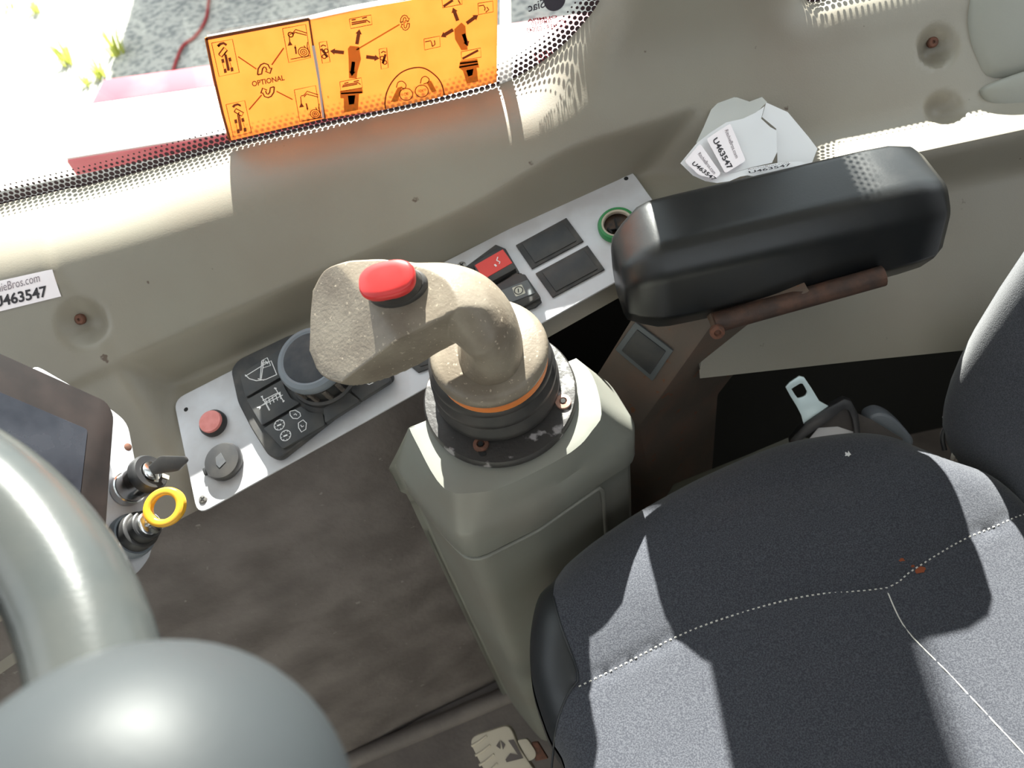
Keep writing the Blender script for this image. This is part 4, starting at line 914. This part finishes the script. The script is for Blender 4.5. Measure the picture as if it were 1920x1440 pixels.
# ------------------------------------------------------------------ dash: plate, monitor, locks
DF_ = Frame(DP+DN*.010, DN, V(0, 1, 0))
def dq(w_, *L_): return [DF_.px(x, y, w_) for x, y in L_]
dpl = thing('dash_plate', DP, 'silver dash plate holding two key locks', 'plate')
prism('plate', DF_, rpoly(dq(.003, (60, 680), (205, 764), (240, 792), (248, 835), (288, 1035), (255, 1080), (150, 1120), (20, 1000)), .010, 4), 0, .003, M['alu'], dpl, .0006, 1)
c = DF_.px(240, 838, .003); lathe('screw_hole', DF_.at(*c, .003), [(.0035, 0), (.0024, .0005)], M['rustscrew'], dpl, 16)
mo = thing('display_monitor', on(100, 800, DP, DN), 'dark display screen with brown dusty bezel in the dash', 'monitor')
mo_o = dq(.03, (-160, 590), (0, 662), (200, 752), (214, 778), (205, 900), (196, 1030), (100, 1130), (-200, 1180))
prism('bezel', DF_, rpoly(mo_o, .006, 3), .0035, .030, M['bezel'], mo, .0025, 2)
prism('screen', DF_, rpoly(dq(.0305, (-150, 690), (0, 735), (165, 805), (150, 935), (135, 1040), (-150, 1150)), .003, 3), .0298, .0306, M['screen'], mo, .0003, 1)
def lock(px, py, r):
    c = DF_.px(px, py, .003); return DF_.at(*c, .003)
ig = thing('ignition_lock', on(232, 930, DP, DN), 'chrome ignition lock with black headed key inserted', 'lock')
f1 = lock(238, 918, 0)
f1 = Frame(f1.o, unit(DN+V(.25, .22, .05)), V(0, 1, 0))
lathe('barrel', f1, [(.0150, -.002), (.0150, .004), (.0138, .0045), (.0138, .017), (.0150, .0175), (.0150, .026)], M['chrome'], ig, 36)
lathe('bezel_ring', f1, [(.0152, .026), (.0168, .027), (.0168, .033), (.0150, .0355), (.0095, .0355), (.0090, .034)], M['black'], ig, 36)
lathe('key_socket', f1, [(.0088, .033), (.0088, .037), (.007, .038), (.0001, .038)], M['chrome'], ig, 28)
prism('index_mark', f1, [V(-.002, -.0165), V(.002, -.0165), V(.002, -.010), V(-.002, -.010)], .0355, .0360, M['lever'], ig, smooth=None)
kF = Frame(f1.P(0, 0, .038), unit(V(.1, -.55, .8)), V(1, .25, 0))
def kq(*L_): return [kF.px(x/2.323, 480+y/2.323) for x, y in L_]
ky = prism('key_head', kF, rpoly(kq((640, 925), (700, 870), (810, 872), (822, 890), (780, 935), (690, 950), (645, 950)), .002, 3), -.0025, .0025, M['black'], ig, .0012)
prism('key_blade', kF, kq((648, 930), (690, 935), (690, 985), (660, 985)), -.001, .001, M['chrome'], ig, smooth=None)
k2 = thing('key_lock', on(240, 1010, DP, DN), 'dark key lock with a yellow ringed key', 'lock')
f2 = lock(243, 1008, 0); f2 = Frame(f2.o, unit(DN+V(.15, .18, .05)), V(0, 1, 0))
lathe('base_ring', f2, [(.0195, 0), (.0195, .006), (.0182, .0085)], M['knobring'], k2, 36)
lathe('lock_body', f2, [(.0165, .007), (.0162, .018), (.0150, .019), (.0132, .019), (.0132, .027), (.0122, .028), (.0105, .028)], M['black'], k2, 36)
lathe('lock_cylinder', f2, [(.0105, .026), (.0105, .031), (.0090, .032), (.0001, .032)], M['chrome'], k2, 28)
kr = Frame(at_t(309, 951, np.dot(f2.P(0, 0, .05)-CAM, FW)), unit(V(-.15, -.42, .9)), V(1, .1, 0))
v = []; f = []; n1, n2 = 40, 10
for i in range(n1):
    a = 2*math.pi*i/n1
    for j in range(n2):
        b_ = 2*math.pi*j/n2; r_ = .0142+.0036*np.sign(math.cos(b_))*abs(math.cos(b_))**.6; h_ = .0032*np.sign(math.sin(b_))*abs(math.sin(b_))**.6
        v.append(kr.P(r_*math.cos(a)*1.08, r_*math.sin(a)*.92, h_))
for i in range(n1): f += [[i*n2+j, i*n2+(j+1) % n2, ((i+1) % n1)*n2+(j+1) % n2, ((i+1) % n1)*n2+j] for j in range(n2)]
mk('yellow_key_ring', v, f, M['yellow'], k2, 50)
tube('key_shaft', [f2.P(0, 0, .030), kr.P(-.012, -.006, 0)], .0032, M['chrome'], k2, 10)

# ------------------------------------------------------------------ crumpled label sheet behind the armrest
def mp(x, y): return 1260+x/6.4, 160+y/6.4
cp = thing('label_sheet', at_t(1420, 320, .72), 'crumpled white sheet of printed labels behind the armrest', 'paper')
def sheet(name, pts, faces, m, div=1): return mk(name, [at_t(*mp(x, y), t-.045) for x, y, t in pts], faces, m, cp, 25)
sheet('back_sheet', [(290, 690, .735), (380, 500, .75), (470, 290, .762), (620, 140, .77), (780, 145, .765), (930, 195, .758), (1080, 140, .76), (1140, 200, .75), (1010, 330, .74), (900, 480, .74), (600, 620, .74)], [[0, 1, 10], [1, 2, 9, 10], [2, 3, 4, 9], [4, 5, 8, 9], [5, 6, 7, 8]], M['liner'])
sheet('side_sheet', [(1130, 205, .748), (1390, 322, .742), (1640, 620, .738), (1745, 760, .735), (1640, 1035, .715), (1270, 1120, .712), (1262, 780, .724), (1250, 520, .734), (1080, 380, .742)], [[0, 1, 7, 8], [1, 2, 6, 7], [2, 3, 4, 6], [4, 5, 6]], M['paper'])
fs_pts = [(100, 935, .70), (300, 690, .712), (470, 560, .72), (650, 445, .728), (850, 400, .733), (1000, 330, .738), (1110, 250, .742), (1070, 400, .738), (1180, 500, .73), (1252, 540, .728), (1262, 800, .716), (1200, 930, .705), (950, 985, .697), (880, 905, .7), (700, 1060, .694), (450, 900, .704)]
sheet('front_sheet', fs_pts, [[0, 1, 15], [1, 2, 15], [2, 3, 13, 15], [3, 4, 7, 13], [4, 5, 6, 7], [7, 8, 13], [8, 9, 10, 13], [10, 11, 12, 13], [15, 13, 14], [13, 12, 14], [0, 15, 14]], M['paper'])
sheet('bottom_curl', [(100, 935, .70), (250, 1082, .692), (400, 1150, .688), (540, 1172, .685), (690, 1150, .683), (820, 1095, .683), (900, 1080, .684), (1135, 1105, .683), (1600, 945, .690), (1560, 915, .694), (1300, 925, .694), (950, 990, .693), (700, 1060, .692)], [[0, 1, 12], [1, 2, 12], [2, 3, 4, 12], [4, 5, 12], [5, 6, 11, 12], [6, 7, 10, 11], [7, 8, 9, 10]], M['paper'])
sheet('lower_sheet', [(720, 1152, .704), (860, 1172, .708), (970, 1225, .712), (1640, 1035, .718), (1560, 950, .715), (1135, 1108, .706), (900, 1085, .700)], [[0, 1, 6], [1, 2, 5, 6], [2, 3, 4, 5]], M['liner'])
pa, pn = plane3(at_t(*mp(300, 690), 0.6660), at_t(*mp(700, 1060), 0.6480), at_t(*mp(650, 445), 0.6820))
LBF = Frame(pa+pn*.0045, pn, V(1, 0, 0))
def sub(*q): return [LBF.px(*mp(*p)) for p in q]
l1 = prism('label_patch', LBF, rpoly(sub((415, 640), (700, 455), (885, 905), (640, 1055)), .003, 4), -.0004, 0, M['label'], cp, smooth=None)
l2 = prism('label_patch', LBF, rpoly(sub((150, 910), (335, 695), (590, 1060), (520, 1120), (330, 1080)), .003, 4), -.0004, 0, M['label'], cp, smooth=None)
text('lettering', 'RitchieBros.com', LBF, mp(632, 545), mp(762, 880), mp(672, 528), M['greyink'], l1, .004)
text('lettering', 'U463547', LBF, mp(487, 660), mp(675, 1020), mp(540, 622), M['ink'], l1, .025)
text('lettering', 'RitchieBros.com', LBF, mp(308, 830), mp(500, 1075), mp(340, 802), M['greyink'], l2, .004)
text('lettering', 'U463547', LBF, mp(232, 945), mp(500, 1150), mp(270, 915), M['ink'], l2, .02)
pa, pn = plane3(at_t(*mp(900, 1080), 0.6390), at_t(*mp(1600, 945), 0.6450), at_t(*mp(1300, 925), 0.6490))
L3 = Frame(pa+pn*.0012, pn, V(1, 0, 0))
text('lettering', 'RitchieBros.com', L3, mp(915, 1022), mp(1400, 935), mp(910, 1003), M['greyink'], cp, 0)
text('lettering', 'U463547', L3, mp(925, 1062), mp(1430, 965), mp(915, 1035), M['ink'], cp, .02)

# ------------------------------------------------------------------ trim pods at the right
pc = hit_wall(1880, 60)
def pod(name, outline, cpx, d0, d1, m, label, t):
    fr = Frame(at_t(*cpx, t), unit(V(-.15, -.75, .65)), V(1, 0, 0)); P_ = [fr.px(*q) for q in outline]; P_ = catmull(P_, 4, True); c__ = sum(P_)/len(P_); n__ = len(P_); rg = [(1.0, -d0), (1.0, 0), (.985, d1*.35), (.93, d1*.68), (.8, d1*.88), (.5, d1), (.02, d1*1.03)]
    vv = [fr.P(*(c__+(p-c__)*s__), h__) for s__, h__ in rg for p in P_]
    ff = [[j*n__+i, j*n__+(i+1) % n__, (j+1)*n__+(i+1) % n__, (j+1)*n__+i] for j in range(len(rg)-1) for i in range(n__)]+[list(range(n__)), list(range((len(rg)-1)*n__, len(rg)*n__))]
    return tag(mk(name, vv, ff, m, None, 50), label, 'cover')
tp = np.dot(pc-CAM, FW)
pod('trim_cover', [(1803, 55), (1812, -20), (1850, -110), (1990, -180), (2130, -120), (2120, 60), (1990, 120), (1850, 158), (1815, 118)], (1960, 0), .03, .018, M['pod'], 'rounded grey trim cover at the upper right corner', tp-.006)
pod('trim_cover', [(1838, 178), (1850, 160), (1930, 130), (2080, 85), (2150, 130), (2080, 210), (1920, 222), (1860, 205)], (1960, 160), .02, .008, M['pod'], 'sunlit lower trim cover below the rounded one', np.dot(hit_wall(1890, 185)-CAM, FW)-.004)

# ------------------------------------------------------------------ steering wheel
SWn = unit(V(.25, 0, .97)); SWf = Frame(at_t(90, 1040, .30), SWn, V(1, 0, 0))
(ax_, ay_), (bx_, by_), (cx_, cy_) = [SWf.px(*q) for q in ((-20, 925), (90, 1042), (176, 1234))]
dd = 2*(ax_*(by_-cy_)+bx_*(cy_-ay_)+cx_*(ay_-by_))
ux_ = ((ax_**2+ay_**2)*(by_-cy_)+(bx_**2+by_**2)*(cy_-ay_)+(cx_**2+cy_**2)*(ay_-by_))/dd
uy_ = ((ax_**2+ay_**2)*(cx_-bx_)+(bx_**2+by_**2)*(ax_-cx_)+(cx_**2+cy_**2)*(bx_-ax_))/dd
Rw = math.hypot(ux_-ax_, uy_-ay_); WC = SWf.P(ux_, uy_); WF_ = Frame(WC, SWn, V(1, 0, 0))
print('WHEEL', WC, Rw)
sw = thing('steering_wheel', WC-SWn*.25, 'thick grey steering wheel rim with a large spinner knob', 'steering wheel')
v = []; f = []; n1, n2 = 96, 24; rt = .0225
for i in range(n1):
    a = 2*math.pi*i/n1
    for j in range(n2): b_ = 2*math.pi*j/n2; v.append(WF_.P((Rw+rt*math.cos(b_))*math.cos(a), (Rw+rt*math.cos(b_))*math.sin(a), rt*math.sin(b_)))
for i in range(n1): f += [[i*n2+j, i*n2+(j+1) % n2, ((i+1) % n1)*n2+(j+1) % n2, ((i+1) % n1)*n2+j] for j in range(n2)]
mk('rim', v, f, M['wheel'], sw, 60)
for a in (2.2, 4.2, 3.2): tube('spoke', [WF_.P(.03*math.cos(a), .03*math.sin(a), -.05), WF_.P(.09*math.cos(a), .09*math.sin(a), -.035), WF_.P(Rw*math.cos(a), Rw*math.sin(a), 0)], .011, M['black'], sw, 12)
lathe('hub', WF_, [(.045, -.075), (.055, -.06), (.055, -.045), (.045, -.035), (.0001, -.032)], M['black'], sw, 36)
tube('column', [WF_.P(0, 0, -.07), WF_.P(0, 0, -.6)], .03, M['black'], sw, 20)
KC = at_t(274, 1624, .185)
kn = Frame(KC, unit(SWn+V(0, -.1, 0)), V(1, 0, 0))
kp = [(.018, -.052), (.030, -.040), (.044, -.022), (.0505, 0), (.0485, .018), (.040, .032), (.026, .042), (.012, .046), (.0001, .047)]
kp = [(p[0], p[1]) for p in catmull([V(*q) for q in kp], 3)]
lathe('spinner_knob', kn, kp, M['knob'], sw, 56, 60)
kb_ = WF_.px(*[q for q in (276, 1610)]); rr_ = unit(V(*(kb_))) if np.linalg.norm(kb_) > 0 else V(1, 0)
tube('knob_stem', [kn.P(0, 0, -.045), WF_.P(*(rr_*Rw), .01)], .010, M['black'], sw, 14)
